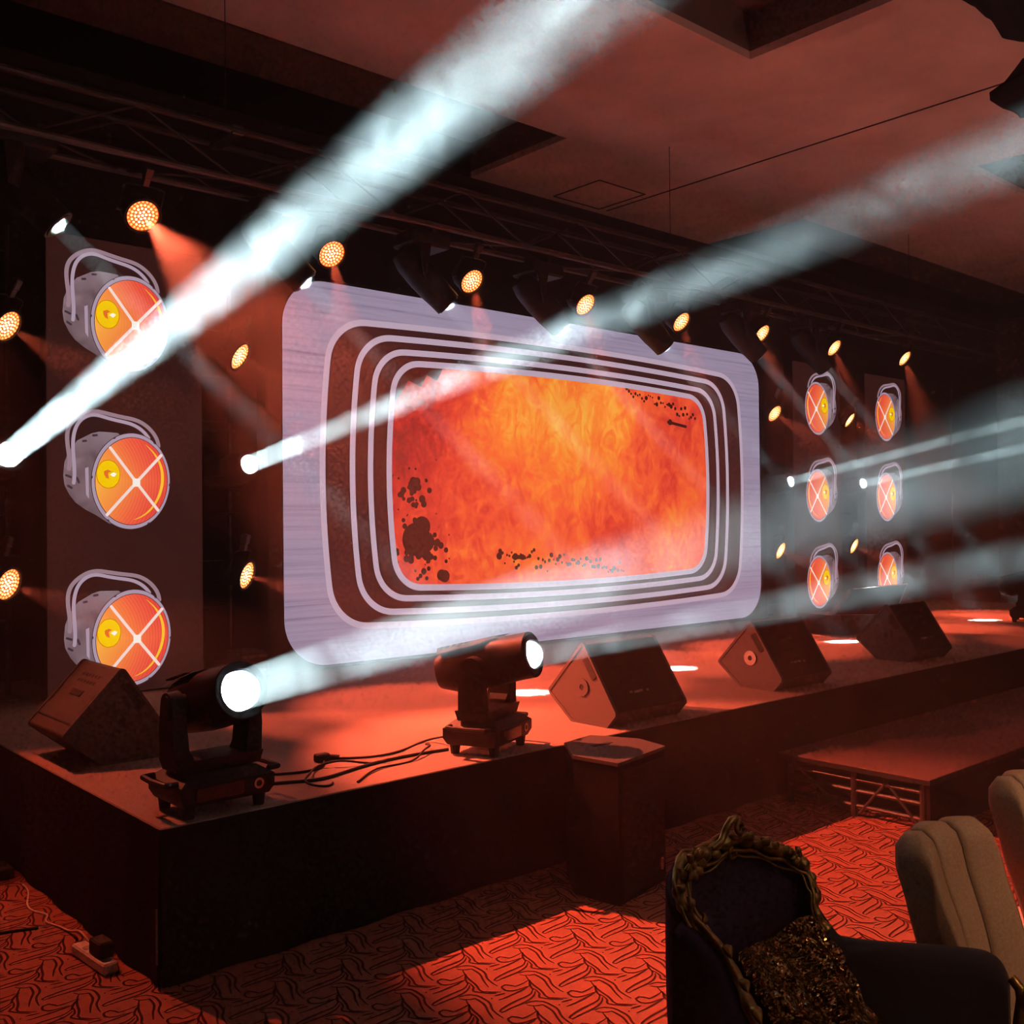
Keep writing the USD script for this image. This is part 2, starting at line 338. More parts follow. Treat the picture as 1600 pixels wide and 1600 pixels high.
for k, (x, y, tx, ty) in enumerate([(1.9, -2.6, 2.75, 1.0), (4.2, -2.6, 3.2, 1.1)]):  # spots added out of view to brighten the cream chairs
    t = thing('added_chair_spot', ['small added ceiling spot, unseen behind the audience, brightening the nearer cream chair', 'small added ceiling spot, unseen behind the audience, brightening the farther cream chair'][k], 'light', mat4((x, y, 4.975)))
    add(t, 'plate', lathe([(0, 0), (.09, 0), (.09, .024), (0, .024)]), white_plastic)
    spot('added_chair_lamp', (x, y, 4.92), (tx-x, ty-y, -4.3), .05, 2600.0, 10, .8, WARM)
for k, (x, y, tx) in enumerate([(2.5, -3.0, 4.0), (7.5, -3.2, 8.5), (12.0, -2.5, 12.0)]):  # lamps added out of view behind the camera to brighten the ceiling
    t = thing('added_uplight', ['added floor uplight, unseen behind the audience, left of the room', 'added floor uplight, unseen behind the audience, middle of the room', 'added floor uplight, unseen behind the audience, right of the room'][k], 'added_lamp', mat4((x, y, 0)))
    add(t, 'bowl', lathe([(0, .02), (.10, .02), (.13, .22), (.12, .22), (.09, .05), (0, .05)]), black_paint); add(t, 'base', cbox((-.14, -.14, 0), (.14, .14, .02), .004), black_paint)
    spot('added_uplight_lamp', (x, y, .20), (tx-x, 5.4, 4.8), .04, ADDED_UPLIGHT, 38, 1.0, (1.0, .40, .30))
# ------------------------------------------------------------------ stage
st = thing('stage_platform', 'large raised stage with red felt deck and black cloth skirt', 'stage')
add(st, 'deck', cbox((X0, YF, DECK-.05), (X1, YB, DECK), .004), deck_felt)
add(st, 'substructure', cbox((X0+.06, YF+.06, 0), (X1-.06, YB-.02, DECK-.05)), skirt_cloth)
def skirt(p, q, n):
    """hanging cloth with shallow folds from p to q"""
    p, q = np.array(p, float), np.array(q, float); L = np.linalg.norm(q-p); t = (q-p)/L; o = np.array([t[1], -t[0]])
    k = int(L/.05)+2; s = np.linspace(0, L, k); zs = np.linspace(0.004, DECK-.004, 7)
    v = []
    for z in zs:
        a = .005*(1-z/DECK)+.002
        w = a*np.sin(s*2*math.pi/.42+2*np.sin(s*1.7))+a*.5*np.sin(s*17)+.008*(1-z/DECK)
        v.append(np.c_[p[0]+t[0]*s+o[0]*w, p[1]+t[1]*s+o[1]*w, np.full(k, z)])
    v = np.array(v).reshape(-1, 3); back = v.copy(); back[:, :2] -= o*.004; nv = len(v); f = []
    for i in range(len(zs)-1):
        for j in range(k-1):
            a, b, c, d = i*k+j, i*k+j+1, (i+1)*k+j+1, (i+1)*k+j
            f += [[a, b, c], [a, c, d], [nv+a, nv+c, nv+b], [nv+a, nv+d, nv+c]]
    m = trimesh.Trimesh(np.vstack([v, back]), f, process=False); return m
nseg = 6; xs = np.linspace(X0, X1, nseg+1)
for i in range(nseg): add(st, 'front_skirt', skirt((xs[i], YF-.004), (xs[i+1], YF-.004), 0), skirt_cloth, smooth=True)
add(st, 'side_skirt', skirt((X0-.004, YB), (X0-.004, YF), 0), skirt_cloth, smooth=True)
add(st, 'corner_seam_glint', cbox((X0-.034, YF-.040, .10), (X0-.028, YF-.034, .29)), plain('seam', (.16, .12, .11), .6))  # pale strip: the seam with its glint put into the colour
# lower step in front of the stage
PX0, PX1, PY0, PY1, PZ = 5.03, 9.2, 2.50, 3.40, .28
sp_ = thing('stage_step', 'low black step platform with metal frame in front of the stage', 'platform', mat4((0, 0, 0)))
add(sp_, 'deck', cbox((PX0, PY0, PZ-.006), (PX1, PY1, PZ), .002), plain('step_felt_shaded', (.13, .075, .065), .8, spec=.2, bump=.25, bscale=120)); add(sp_, 'deck_frame', cbox((PX0+.001, PY0+.001, PZ-.03), (PX1-.001, PY1-.001, PZ-.006)), black_paint)  # felt darker than the stage deck, the weaker light put into its colour
add(sp_, 'front_skirt', cbox((PX0+.02, PY0+.01, 0), (PX1-.02, PY0+.03, PZ-.03)), skirt_cloth)
for y in (PY0+.06, (PY0+PY1)/2, PY1-.05): add(sp_, 'leg', cyl((PX0+.05, y, 0), (PX0+.05, y, PZ-.03), .019, 10), dark_steel)
for y in (PY0+.06, (PY0+PY1)/2, PY1-.05): add(sp_, 'leg', cyl((PX1-.05, y, 0), (PX1-.05, y, PZ-.03), .019, 10), dark_steel)
for z in (.06, .14, .20): add(sp_, 'rail', cyl((PX0+.05, PY0+.05, z), (PX0+.05, PY1-.04, z), .012, 8), dark_steel)
for (y0, y1) in ((PY0+.08, PY0+.28), (PY0+.42, PY0+.24), (PY0+.52, PY0+.84)):
    add(sp_, 'brace', cyl((PX0+.045, y0, .02), (PX0+.045, y1, PZ-.04), .009, 8), dark_steel)
add(sp_, 'back_panel', cbox((PX0+.35, PY0+.05, 0), (PX0+.37, PY1-.03, PZ-.03)), skirt_cloth)

# ------------------------------------------------------------------ main LED screen
CX, CZ, SY = 6.475, 1.99, 6.5
def bowed(hw, hh, bw, bh, r, n=24):
    """TV-tube outline: corners at hw-bw / hh-bh, sides bowed out to hw / hh, corners rounded by r"""
    a, b = hw-bw, hh-bh; t = np.linspace(-1, 1, n)
    pts = [(x*a, b+bh*(1-x*x)) for x in t] + [(a+bw*(1-z*z), -z*b) for z in t] + [(-x*a, -b-bh*(1-x*x)) for x in t] + [(-a-bw*(1-z*z), z*b) for z in t]
    return Polygon(pts).buffer(0).buffer(-r).buffer(r, 12)
outer = bowed(2.875, 1.405, .004, .004, .35)
rings = [bowed(2.578, 1.212, .095, .060, .37), bowed(2.322, 1.118, .090, .055, .35), bowed(2.162, 1.022, .085, .055, .32), bowed(1.992, .942, .08, .05, .29)]
TH = .048
sc = thing('led_screen', 'huge LED video wall showing a lilac television frame around a fiery orange picture', 'screen', mat4((CX, SY, CZ)))
add(sc, 'cabinet', cbox((-3.0, 0.004, -1.43), (3.0, .16, 1.43), .01), black_plastic)
add(sc, 'frame_graphic', plate(outer.difference(rings[0]), .004, .004), lilac, False)
for i, r in enumerate(rings):
    w = TH if i < 3 else .050
    add(sc, 'outline_graphic', plate(r.difference(r.buffer(-w, 12)), .004, .0045), line_lilac, False)
    if i < 3: add(sc, 'dark_band_graphic', plate(r.buffer(-w, 12).difference(rings[i+1]), .004, .0035), screen_dark, False)
pic = rings[3].buffer(-.05, 12)
add(sc, 'picture', plate(pic, .004, .004), fire, False, label='fiery orange and red picture on the screen')
r2 = random.Random(3); blobs = []
for (cx, cz, s, n) in ((-1.74, -.50, .30, 60), (-1.74, -.12, .26, 34), (-1.60, -.62, .3, 24)):
    for k in range(n):
        a, d = r2.uniform(0, 6.28), abs(r2.gauss(0, s*.55)); rad = max(.006, .050*(1-d/(s*1.3))*r2.uniform(.2, 1))
        blobs.append(Point(cx+d*math.cos(a)*.9, cz+d*math.sin(a)).buffer(rad, 5))
blobs += [Point(-1.72, -.50).buffer(.13), Point(-1.66, -.40).buffer(.08), Point(-1.62, -.52).buffer(.08), Point(-1.44, -.80).buffer(.05), Point(-1.47, -.79).buffer(.045)]
for k in range(60):
    u = k/60; blobs.append(Point(-.85+u*1.55, -.66-.15*u+r2.gauss(0, .035)).buffer(r2.uniform(.006, .022), 4))
blobs += [Point(-.86, -.655).buffer(.03), Point(-.68, -.665).buffer(.03), Point(-.60, -.67).buffer(.025), LineString([(-.70, -.667), (-.58, -.672)]).buffer(.018)]
for k in range(34):
    u = k/34; blobs.append(Point(.75+u*1.05, .84-.2*u*u+r2.gauss(0, .03)).buffer(r2.uniform(.006, .024), 4))
blobs += [LineString([(1.35, .60), (1.62, .57)]).buffer(.014), Point(1.38, .6).buffer(.03)]
blobs += [Polygon([(-1.93, .9), (-1.42, .9), (-1.50, .76), (-1.60, .80), (-1.66, .70), (-1.78, .74), (-1.93, .52)])]
tag(add(sc, 'ink_splatter', plate(unary_union(blobs).intersection(pic), .0, .0016), ink, False, label='dark ink splashes over the fiery picture'), kind='stuff')

# ------------------------------------------------------------------ LED columns with pictures of lamps
def P_(pts, side): return Polygon([((x-865)/1960*side, (905-y)/1960) for x, y in pts]).buffer(0)
def L_(pts, side): return [((x-865)/1960*side, (905-y)/1960) for x, y in pts]
def smooth_line(pts, n=60):
    from scipy.interpolate import CubicSpline
    p = np.array(pts); t = np.r_[0, np.cumsum(np.linalg.norm(np.diff(p, axis=0), axis=1))]; return CubicSpline(t, p)(np.linspace(0, t[-1], n))
def ell(cx, cy, ax, ay, rot=0.0, n=64):
    a = np.linspace(0, 2*math.pi, n, endpoint=False); c, s = math.cos(rot), math.sin(rot)
    return Polygon(np.c_[cx+ax*np.cos(a)*c-ay*np.sin(a)*s, cy+ax*np.cos(a)*s+ay*np.sin(a)*c])
def column(label, x, side, lens_mat, group=None):
    t = thing('led_column', label, 'screen', mat4((x, SY, 0)), group)
    add(t, 'cabinet', cbox((-.5, .004, DECK+.002), (.5, .12, 3.42), .006), black_plastic)
    add(t, 'panel_face', plate(sbox(-.495, DECK+.01, .495, 3.41), .004, .002), column_dark, False)
    for z in (2.905, 1.899, .902):
        def pl(poly, k, mat, name, par, off=(0, 0)):
            m = to(plate(poly, -.0012*k, .0012), shift(0, 0, 0)); o = add(par, name, m, mat, False); return o
        body = P_([(470, 305), (380, 330), (210, 425), (110, 560), (60, 690), (45, 850), (60, 970), (120, 1090), (190, 1180), (300, 1260), (420, 1325), (600, 1440), (900, 1200), (900, 500), (700, 310), (560, 305)], side)
        x_ = UsdGeom.Mesh  # housing picture carries the other pieces of the lamp's picture
        h = usdkit.mesh(stage, path_for('lamp_picture', t), plate(body, -.002, .0012), housing_img, smooth=False)
        h.AddTranslateOp().Set(Gf.Vec3d(.017*side, 0, z)); h = h.GetPrim()
        tag(h, 'picture of a silver drum spotlight with an orange crossed lens')
        back = smooth_line(L_([(110, 770), (92, 420), (120, 250), (230, 130), (400, 60), (560, 75), (760, 110), (960, 150), (1090, 230), (1180, 340), (1215, 450)], side))
        front = smooth_line(L_([(165, 940), (160, 560), (175, 330), (240, 190), (390, 105), (560, 130), (740, 165), (890, 200), (1010, 270), (1085, 355)], side))
        rim_o, rim_i = ell(0, 0, .254, .309, -.08*side), ell(.003*side, 0, .234, .281, -.08*side)
        hb = LineString(back).buffer(.0125).difference(rim_o); hf = LineString(front).buffer(.011).difference(rim_o)
        pl(hb, 3, tube_img, 'handle_picture', h); pl(hf, 4, rim_img, 'handle_picture', h)
        pl(P_([(300, 760), (340, 740), (345, 1130), (310, 1080)], side), 3.5, rim_img, 'highlight_picture', h)
        pl(unary_union([LineString(L_(s, side)).buffer(.007) for s in ([(280, 430), (310, 425)], [(400, 355), (440, 350)], [(100, 975), (140, 1000)], [(80, 850), (130, 870)], [(205, 880), (225, 930)])]), 3.6, rim_dark, 'screw_picture', h)
        pl(rim_o, 5, rim_dark, 'rim_shadow_picture', h)
        pl(rim_o.buffer(-.004).difference(rim_i), 6, rim_img, 'rim_picture', h)
        lens = rim_i.buffer(-.004)
        pl(lens, 7, lens_mat, 'lens_picture', h)
        bulb = ell(-(865-575)/1960*side, (905-825)/1960, .070, .085)
        pl(bulb.buffer(.006).intersection(lens), 8, yellow_edge, 'bulb_edge_picture', h)
        pl(bulb.intersection(lens), 9, yellow_img, 'bulb_picture', h)
        pl(P_([(520, 790), (570, 770), (610, 790), (570, 810), (575, 850), (580, 885), (545, 870), (522, 830)], side), 10, red_img, 'filament_picture', h)
        pl(P_([(590, 830), (640, 800), (680, 820), (640, 860)], side), 10, white_img, 'filament_picture', h)
        arc = [(1040, 440), (1140, 535), (1210, 640), (1250, 760), (1258, 880), (1232, 1030), (1180, 1150), (1100, 1260), (1000, 1340), (890, 1385)]
        w = [2, 9, 14, 18, 19, 18, 15, 12, 8, 2]; a = smooth_line(L_(arc, side)); ww = np.interp(np.linspace(0, 1, 60), np.linspace(0, 1, 10), w)/1960
        pl(unary_union([LineString(a[i:i+2]).buffer(max(ww[i], .001)) for i in range(59)]), 8, arc_img, 'arc_picture', h)
        for e in ((600, 500), (1240, 570), (1195, 1268), (555, 1325)):
            pl(LineString(L_([(920, 920), e], side)).buffer(.0095), 11, bar_img, 'cross_bar_picture', h)
        pl(P_([(880, 880), (960, 880), (960, 965), (880, 965)], side).buffer(.004), 12, white_img, 'hub_picture', h)
        ends = unary_union([Point((rim_o.exterior.interpolate(f, True)).coords[0]).buffer(.010) for f in (.0, .17, .33, .5, .67, .83)]).intersection(rim_o)
        pl(ends, 7, rim_dark, 'rim_screw_picture', h)
    return t
column('LED column showing three spotlights at far left, beside the big screen', 2.50, 1, lens_l)
column('LED column showing three narrow spotlights, just right of the big screen', 10.50, -1, lens_r)
column('rightmost LED column of spotlights, its lowest lamp cut by a black booth', 12.06, -1, lens_r)

# ------------------------------------------------------------------ lighting truss
TY0, TY1, TZ0, TZ1 = 5.78, 6.08, 3.73, 4.03
tr = thing('lighting_truss', 'long silver box truss hung over the stage, carrying the row of lamps', 'truss')
xa, xb = .5, 14.0
for (y, z) in ((TY0, TZ0), (TY1, TZ0), (TY0, TZ1), (TY1, TZ1)): add(tr, 'chord', cyl((xa, y, z), (xb, y, z), .022, 10), truss_metal if z == TZ0 else truss_shaded)  # lower chords paler as if lit, upper ones in the shaded tone
k, nb = .6, int((xb-xa)/.6)
for i in range(nb):
    x, x2 = xa+i*k, xa+(i+1)*k; a, b = (TZ0, TZ1) if i % 2 == 0 else (TZ1, TZ0)
    add(tr, 'brace', cyl((x, TY0, a), (x2, TY0, b), .009, 6), truss_shaded)
    add(tr, 'brace', cyl((x, TY1, a), (x2, TY1, b), .009, 6), truss_shaded)
    ya, yb = (TY0, TY1) if i % 2 == 0 else (TY1, TY0)
    add(tr, 'brace', cyl((x, ya, TZ0), (x2, yb, TZ0), .009, 6), truss_shaded)
for x in (2.9, 7.2, 11.6):
    add(tr, 'hanger', cyl((x, TY0+.15, TZ1), (x, TY0+.15, 5.0), .003, 6), truss_shaded)
    add(tr, 'hanger_clamp', cbox((x-.04, TY0-.02, TZ1-.03), (x+.04, TY1+.02, TZ1+.03), .006), dark_steel)

# ------------------------------------------------------------------ LED par cans
def axes_for(n):
    """rotation whose local -z looks along n"""
    x, y, z = basis(n); return np.c_[x, y, z]
def make_par(label, m, group, pole):
    """can with its face at local z=0 looking along -z; yoke and clamp run up the world"""
    t = thing('par_can', label, 'stage light', m, group)
    add(t, 'housing', lathe([(0, .17), (.055, .17), (.085, .145), (.098, .11), (.102, .0), (.096, .0), (.09, .03), (0, .03)], 28), black_paint)
    add(t, 'bezel', lathe([(.094, -.012), (.108, -.012), (.108, .012), (.094, .012), (.094, -.012)], 28), black_paint)
    add(t, 'face', lathe([(0, .004), (.095, .004), (.095, .010), (0, .010)], 28), par_face, False)
    led = []
    for n, r in ((1, 0), (6, .022), (12, .043), (18, .064), (22, .084)):
        for j in range(n):
            a = 2*math.pi*j/n+r*30; s = trimesh.creation.icosphere(1, .0078); s.apply_scale([1, 1, .6]); s.apply_translation([r*math.cos(a), r*math.sin(a), .002]); led.append(s)
    tag(add(t, 'led_cluster', led, par_led), kind='stuff')
    yk = [(-.118, 0, .07)] + [(-.118*math.cos(a), .14+.02*math.sin(a), .07) for a in (0, .5, 1.0)] + [(.118*math.cos(a), .14+.02*math.sin(a), .07) for a in (1.0, .5, 0)] + [(.118, 0, .07)]
    add(t, 'yoke', tube(yk, .009, 8), black_paint)
    for s in (-1, 1): add(t, 'yoke_knob', cyl((s*.100, 0, .07), (s*.135, 0, .07), .018, 12), black_plastic)
    add(t, 'hook_clamp', [cbox((-.02, .155, .05), (.02, .21, .09), .004), cbox((-.025, .205, .045), (.025, .27, .095), .006)], dark_steel)
    return t
def par_light(p, n, inten=PAR, ang=17):
    n = np.array(n, float)/np.linalg.norm(n); q = np.array(p)+n*.03
    spot('par_lamp', q, n, .012, inten, ang, .6, RED)
top_n = (0.0, -.80, -.60)
top_x = [(2.36, 3.43), (3.64, 3.42), (4.85, 3.42), (6.06, 3.41), (7.30, 3.42), (8.55, 3.46), (9.87, 3.46), (11.4, 3.50)]
top_lab = ['leftmost glowing LED par can on the overhead truss, above the left lamp column', 'second LED par can from the left on the truss, above the screen corner',
    'third LED par can from the left on the truss, just above the big screen', 'fourth LED par can from the left on the overhead truss', 'fifth LED par can from the left, above the screen right half',
    'sixth LED par can from the left, above the top right corner of the screen', 'seventh LED par can from the left, above the inner right lamp column', 'rightmost LED par can on the overhead truss']
proto = None
for i, (x, z) in enumerate(top_x):
    m = mat4((x, 5.9, z), R=axes_for(top_n))
    if proto is None: proto = make_par(top_lab[i], m, 'par cans on the overhead truss', None)
    else: copy(proto, top_lab[i], m)
    if i: par_light((x, 5.9, z), (0, -.33, -1), PAR*(.25, .9, 1.1, 1, .8, .8, .9, .9)[i], 16)
copy(proto, 'LED par can on the truss beyond the left picture edge, by the stage', mat4((1.05, 5.9, 3.43), R=axes_for((-.1, -.75, -.65))))
par_light((1.05, 5.9, 3.43), (.10, -1.9, -3.2), PAR*.42, 20)
par_light((2.36, 5.9, 3.43), (1.39, -3.2, -3.43), PAR*3.3, 21.5)   # the leftmost can is the strong one that throws the pool on the carpet
side_par = [(1.76, 2.79, (.5, -.7, -.5), 'upper LED par can at the left edge, on the leftmost tower'), (1.76, 1.28, (.5, -.75, -.25), 'lower LED par can at the left edge, on the leftmost tower'),
    (3.23, 2.76, (.5, -.70, -.5), 'upper glowing par can between the left lamp column and the screen'), (3.27, 1.272, (.5, -.75, -.25), 'lower glowing par can between the left lamp column and the screen'),
    (9.52, 2.778, (-.05, -.8, -.5), 'upper par can on the tower right beside the screen edge'), (9.60, 1.286, (.1, -.85, -.35), 'lower par can on the tower right beside the screen edge'),
    (11.06, 2.80, (.15, -.8, -.55), 'upper par can between the two right lamp columns'), (11.12, 1.303, (.1, -.85, -.35), 'lower par can between the two right lamp columns')]
for x, z, n, lab in side_par:
    copy(proto, lab, mat4((x, 6.42, z), R=axes_for(n)), 'par cans on the towers'); par_light((x, 6.42, z), n, PAR*.5, 14)

# ------------------------------------------------------------------ towers between the columns
for x, lab in ((1.76, 'slim black truss tower left of the left lamp column'), (3.25, 'slim black truss tower between left lamp column and screen'),
               (9.68, 'slim black truss tower right beside the screen'), (11.24, 'slim black truss tower between the two right lamp columns')):
    t = thing('truss_tower', lab, 'truss', mat4((x, 6.86, DECK)))
    for s in (-1, 1): add(t, 'upright', cyl((s*.12, 0, .012), (s*.12, 0, 2.95), .017, 8), dark_steel)
    for j in range(9): add(t, 'rung', cyl((-.12, 0, .15+j*.33), (.12, 0, .15+j*.33), .009, 6), dark_steel)
    add(t, 'base_plate', cbox((-.2, -.15, .0), (.2, .15, .014), .003), dark_steel)
    for z in (2.0+.12, .92): add(t, 'fixture_arm', cyl((0, 0, z+.22), (0, -.34, z+.22), .012, 8), dark_steel)
    add(t, 'cross_arm', cyl((-.16, -.02, 1.74), (.16, -.02, 1.74), .014, 8), dark_steel)

# ------------------------------------------------------------------ moving heads
def head_parts(t, d, L=.50, r=.112, lens=.074, back=.55, pivot=(0, 0, 0)):
    """moving-head shell pointing along d through the pivot; returns the lens centre"""
    x, y, z = basis(d); R = np.eye(4); R[:3, :3] = np.c_[x, y, z]; R[:3, 3] = pivot        # local -z looks out
    f, b = -L*(1-back), L*back
    def sect(zz, rx, ry, n=20, p=3.0):
        a = np.arange(n)*2*math.pi/n; c, s = np.cos(a), np.sin(a)
        return np.c_[np.sign(c)*np.abs(c)**(2/p)*rx, np.sign(s)*np.abs(s)**(2/p)*ry, np.full(n, zz)]
    secs = [sect(b, r*.55, r*.5), sect(b-.02, r*.80, r*.74), sect(b-.10, r*.95, r*.98), sect(b-.24, r, r*1.06), sect(f+.15, r*1.0, r*1.02), sect(f+.09, r*.99, r*.99, p=2.4), sect(f, r*.98, r*.98, p=2.0), sect(f, lens*1.12, lens*1.12, p=2.0), sect(f+.10, lens*1.05, lens*1.05, p=2.0)]
    n = 20; v = np.vstack(secs); F = []
    for i in range(len(secs)-1):
        for j in range(n):
            k = (j+1) % n; F += [[i*n+j, i*n+k, (i+1)*n+k], [i*n+j, (i+1)*n+k, (i+1)*n+j]]
    c0, c1 = len(v), len(v)+1; v = np.vstack([v, [0, 0, b], [0, 0, f+.10]])
    for j in range(n):
        k = (j+1) % n; F += [[c0, k, j], [c1, (len(secs)-1)*n+j, (len(secs)-1)*n+k]]
    shell = trimesh.Trimesh(v, F, process=False); shell.fix_normals()
    h = add(t, 'head', to(shell, R), black_plastic)
    add(h, 'lens_ring', to(lathe([(lens*1.10, f-.008), (lens*1.42, f-.008), (lens*1.45, f+.02), (lens*1.10, f+.02), (lens*1.10, f-.008)]), R), black_paint)
    fins = [cbox((-r*.7, r*1.02, b-.05-.035*i), (r*.7, r*1.09, b-.065-.035*i), .002) for i in range(5)]
    for i, fm in enumerate(fins): add(h, 'cooling_fin', to(fm, R), black_paint)
    for s in (-1, 1):
        add(h, 'shoulder_panel', to(hull([(s*r*.35, r*1.04, b-.03), (s*r*.86, r*.84, b-.05), (s*r*.3, r*1.10, -.02), (s*r*.95, r*.9, -.02), (s*r*.5, r*1.07, f+.12)]), R), black_plastic)
    return np.array(pivot)+np.array(d)/np.linalg.norm(d)*(L*(1-back)-.0)
def moving_head(label, loc, pan, d, lens_r, group='beam moving heads along the stage front'):
    """floor-standing moving head; pan turns the yoke, d is the beam in world axes"""
    M4 = mat4(loc, pan); t = thing('moving_head', label, 'stage light', M4, group)
    dl = np.linalg.inv(M4[:3, :3]) @ np.array(d, float)
    add(t, 'base', hull([(sx*.17, sy*.125, .045) for sx in (-1, 1) for sy in (-1, 1)]+[(sx*.185, sy*.14, .075) for sx in (-1, 1) for sy in (-1, 1)]+[(sx*.185, sy*.14, .12) for sx in (-1, 1) for sy in (-1, 1)]+[(sx*.13, sy*.10, .155) for sx in (-1, 1) for sy in (-1, 1)]), black_plastic)
    for sx in (-1, 1):
        for sy in (-1, 1): add(t, 'foot', cyl((sx*.14, sy*.10, 0.001), (sx*.14, sy*.10, .05), .02, 10, .026), rubber)
        hp = [(sx*.18, -.10, .13), (sx*.225, -.095, .13), (sx*.232, 0, .13), (sx*.225, .095, .13), (sx*.18, .10, .13)]
        add(t, 'handle', tube(hp, .011, 8), black_paint)
    add(t, 'control_panel', cbox((-.13, -.1455, .062), (.06, -.139, .112), .002), acrylic)
    add(t, 'emblem', to(lathe([(.012, 0), (.020, 0), (.020, .002), (.012, .002), (.012, 0)], 20), shift(.12, -.1405, .09) @ rotx(math.pi/2)), steel)
    add(t, 'yoke_base', hull([(sx*.16, sy*.075, .155) for sx in (-1, 1) for sy in (-1, 1)]+[(sx*.17, sy*.085, .20) for sx in (-1, 1) for sy in (-1, 1)]), black_plastic)
    P = .40
    for sx in (-1, 1):
        pts = [(sx*.112, sy*.060, .19) for sy in (-1, 1)]+[(sx*.172, sy*.066, .19) for sy in (-1, 1)]+[(sx*.125, sy*.062, .30) for sy in (-1, 1)]+[(sx*.178, sy*.062, .30) for sy in (-1, 1)]
        for a in np.linspace(0, math.pi, 8): pts += [(sx*.13, .058*math.cos(a), P+.05*math.sin(a)), (sx*.176, .052*math.cos(a), P+.045*math.sin(a))]
        add(t, 'yoke_arm', hull(pts), black_plastic)
        add(t, 'yoke_gusset', hull([(sx*.165, -.05, .185), (sx*.165, .05, .185), (sx*.085, -.04, .185), (sx*.085, .04, .185), (sx*.125, -.05, .26), (sx*.125, .05, .26)]), black_plastic)
        add(t, 'pivot_cap', cyl((sx*.105, 0, P), (sx*.182, 0, P), .034, 16), black_paint)
    c = head_parts(t, dl, L=.50, r=.108, lens=lens_r, back=.52, pivot=(0, 0, P))
    w = M4[:3, :3] @ c + np.array(loc)
    dn = np.array(d, float)/np.linalg.norm(d)
    spot('beam_lamp', w-dn*.018, d, lens_r, BEAM*1.05, 1.1, .5, COOL)
    return t
moving_head('black beam moving head at the stage corner, lens glaring white, left of the cables', (1.715, 3.655, DECK), .02, (.02, -1.0, .262), .072)
moving_head('black beam moving head on the stage edge just left of the nearest wedge', (3.10, 3.68, DECK), .40, (.367, -.927, .225), .064)
moving_head('black beam moving head cut off by the right edge of the stage view', (10.98, 4.40, DECK), .30, (.36, -.93, .28), .064)

# beam heads on the towers
def tower_beam(label, p, d, lens_r, gain, ang, group='beam heads on the towers'):
    t = thing('tower_spotlight', label, 'stage light', mat4(p), group)
    dn = np.array(d, float)/np.linalg.norm(d); piv = -dn*.17
    c = head_parts(t, d, L=.36, r=.10, lens=lens_r, back=.53, pivot=tuple(piv))
    x, y, z = basis(d)
    for s in (-1, 1):
        a = piv+x*s*.125; add(t, 'yoke_arm', hull([a+x*s*o+np.array([0, dy, dz]) for o in (-.018, .018) for dy in (-.04, .06) for dz in (-.045, .045)]+[a+x*s*o+np.array([0, .20, dz]) for o in (-.018, .018) for dz in (-.045, .045)]), black_plastic)
    add(t, 'base', cbox((piv[0]-.16, piv[1]+.19, -.12+piv[2]), (piv[0]+.16, piv[1]+.27, .12+piv[2]), .015), black_plastic)
    w = np.array(p)+c
    spot('beam_lamp', w-dn*.02, d, lens_r, BEAM*gain, ang, .5, COOL)
B1d = np.array([2.475, .786, -2.53]); B2d = np.array([2.32, .57, -2.2]); B5d = np.array([1.27, .356, -1.30])
def camdir(v):   # (right, up, forward) of the view, written once as world directions
    return v[0]*_r+np.array([0, 0, v[1]])+v[2]*np.array([math.sin(YAW), math.cos(YAW), 0])
tower_beam('beam head on the leftmost tower throwing the brightest white beam up to the ceiling', (1.76, 6.38, 2.034), camdir(B1d), .070, 2.2, 1.5)
tower_beam('beam head between the left lamp column and the screen, white beam across the screen', (3.28, 6.38, 2.025), camdir(B2d), .062, 1.5, 1.3)
tower_beam('beam head on the tower just right of the screen, narrow beam to the right', (9.75, 6.38, 2.041), camdir(B5d), .052, 11.0, .4)
tower_beam('beam head between the two right lamp columns, narrow beam to the right', (11.28, 6.38, 2.049), camdir((.88, .232, -1.33)), .052, 9.0, .4)

# spots hanging from the truss
SD = np.array([2.5, -1.15, -2.8])
def make_hanging(label, m):
    t = thing('hanging_spot', label, 'stage light', m, 'spot moving heads hung under the truss')
    dn = SD/np.linalg.norm(SD); piv = -dn*.28
    head_parts(t, SD, L=.52, r=.10, lens=.058, back=.46, pivot=tuple(piv))
    x, y, z = basis(SD)
    for s in (-1, 1):
        a = piv+x*s*.125
        add(t, 'yoke_arm', hull([a+x*s*o+np.array([dx, dy, dz]) for o in (-.018, .018) for dx, dy, dz in ((-.05, -.05, -.04), (.05, .05, -.04))]+[piv+x*s*(.125+o)+np.array([dx, 0, .20]) for o in (-.018, .018) for dx in (-.05, .05)]), black_plastic)
    add(t, 'base', cbox(piv+np.array([-.17, -.13, .19]), piv+np.array([.17, .13, .29]), .015), black_plastic)
    for s in (-1, 1): add(t, 'clamp', cbox(piv+np.array([s*.1-.02, -.03, .285]), piv+np.array([s*.1+.02, .03, .36]), .004), dark_steel)
    return t
hang = [(1.87, 3.27, 'leftmost spot hung under the truss, its white lens visible above the left column'), (3.41, 3.19, 'second hanging spot from the left, above the left end of the screen'), (4.59, 3.20, 'third hanging spot from the left, dark head tilted over the screen top'),
    (5.74, 3.17, 'fourth hanging spot from the left, over the middle of the screen top'), (7.02, 3.15, 'fifth hanging spot from the left, over the right part of the screen top'), (8.42, 3.22, 'sixth hanging spot from the left, over the screen top right corner'), (9.62, 3.21, 'rightmost hanging spot, right of the screen')]
hp = None
for x, z, lab in hang:
    m = mat4((x, 5.85, z))
    if hp is None: hp = make_hanging(lab, m)
    else: copy(hp, lab, m)
    dn = SD/np.linalg.norm(SD)
    spot('spot_lamp', np.array([x, 5.85, z])-dn*.02, SD, .056, SPOT, 1.6, .4, COOL)

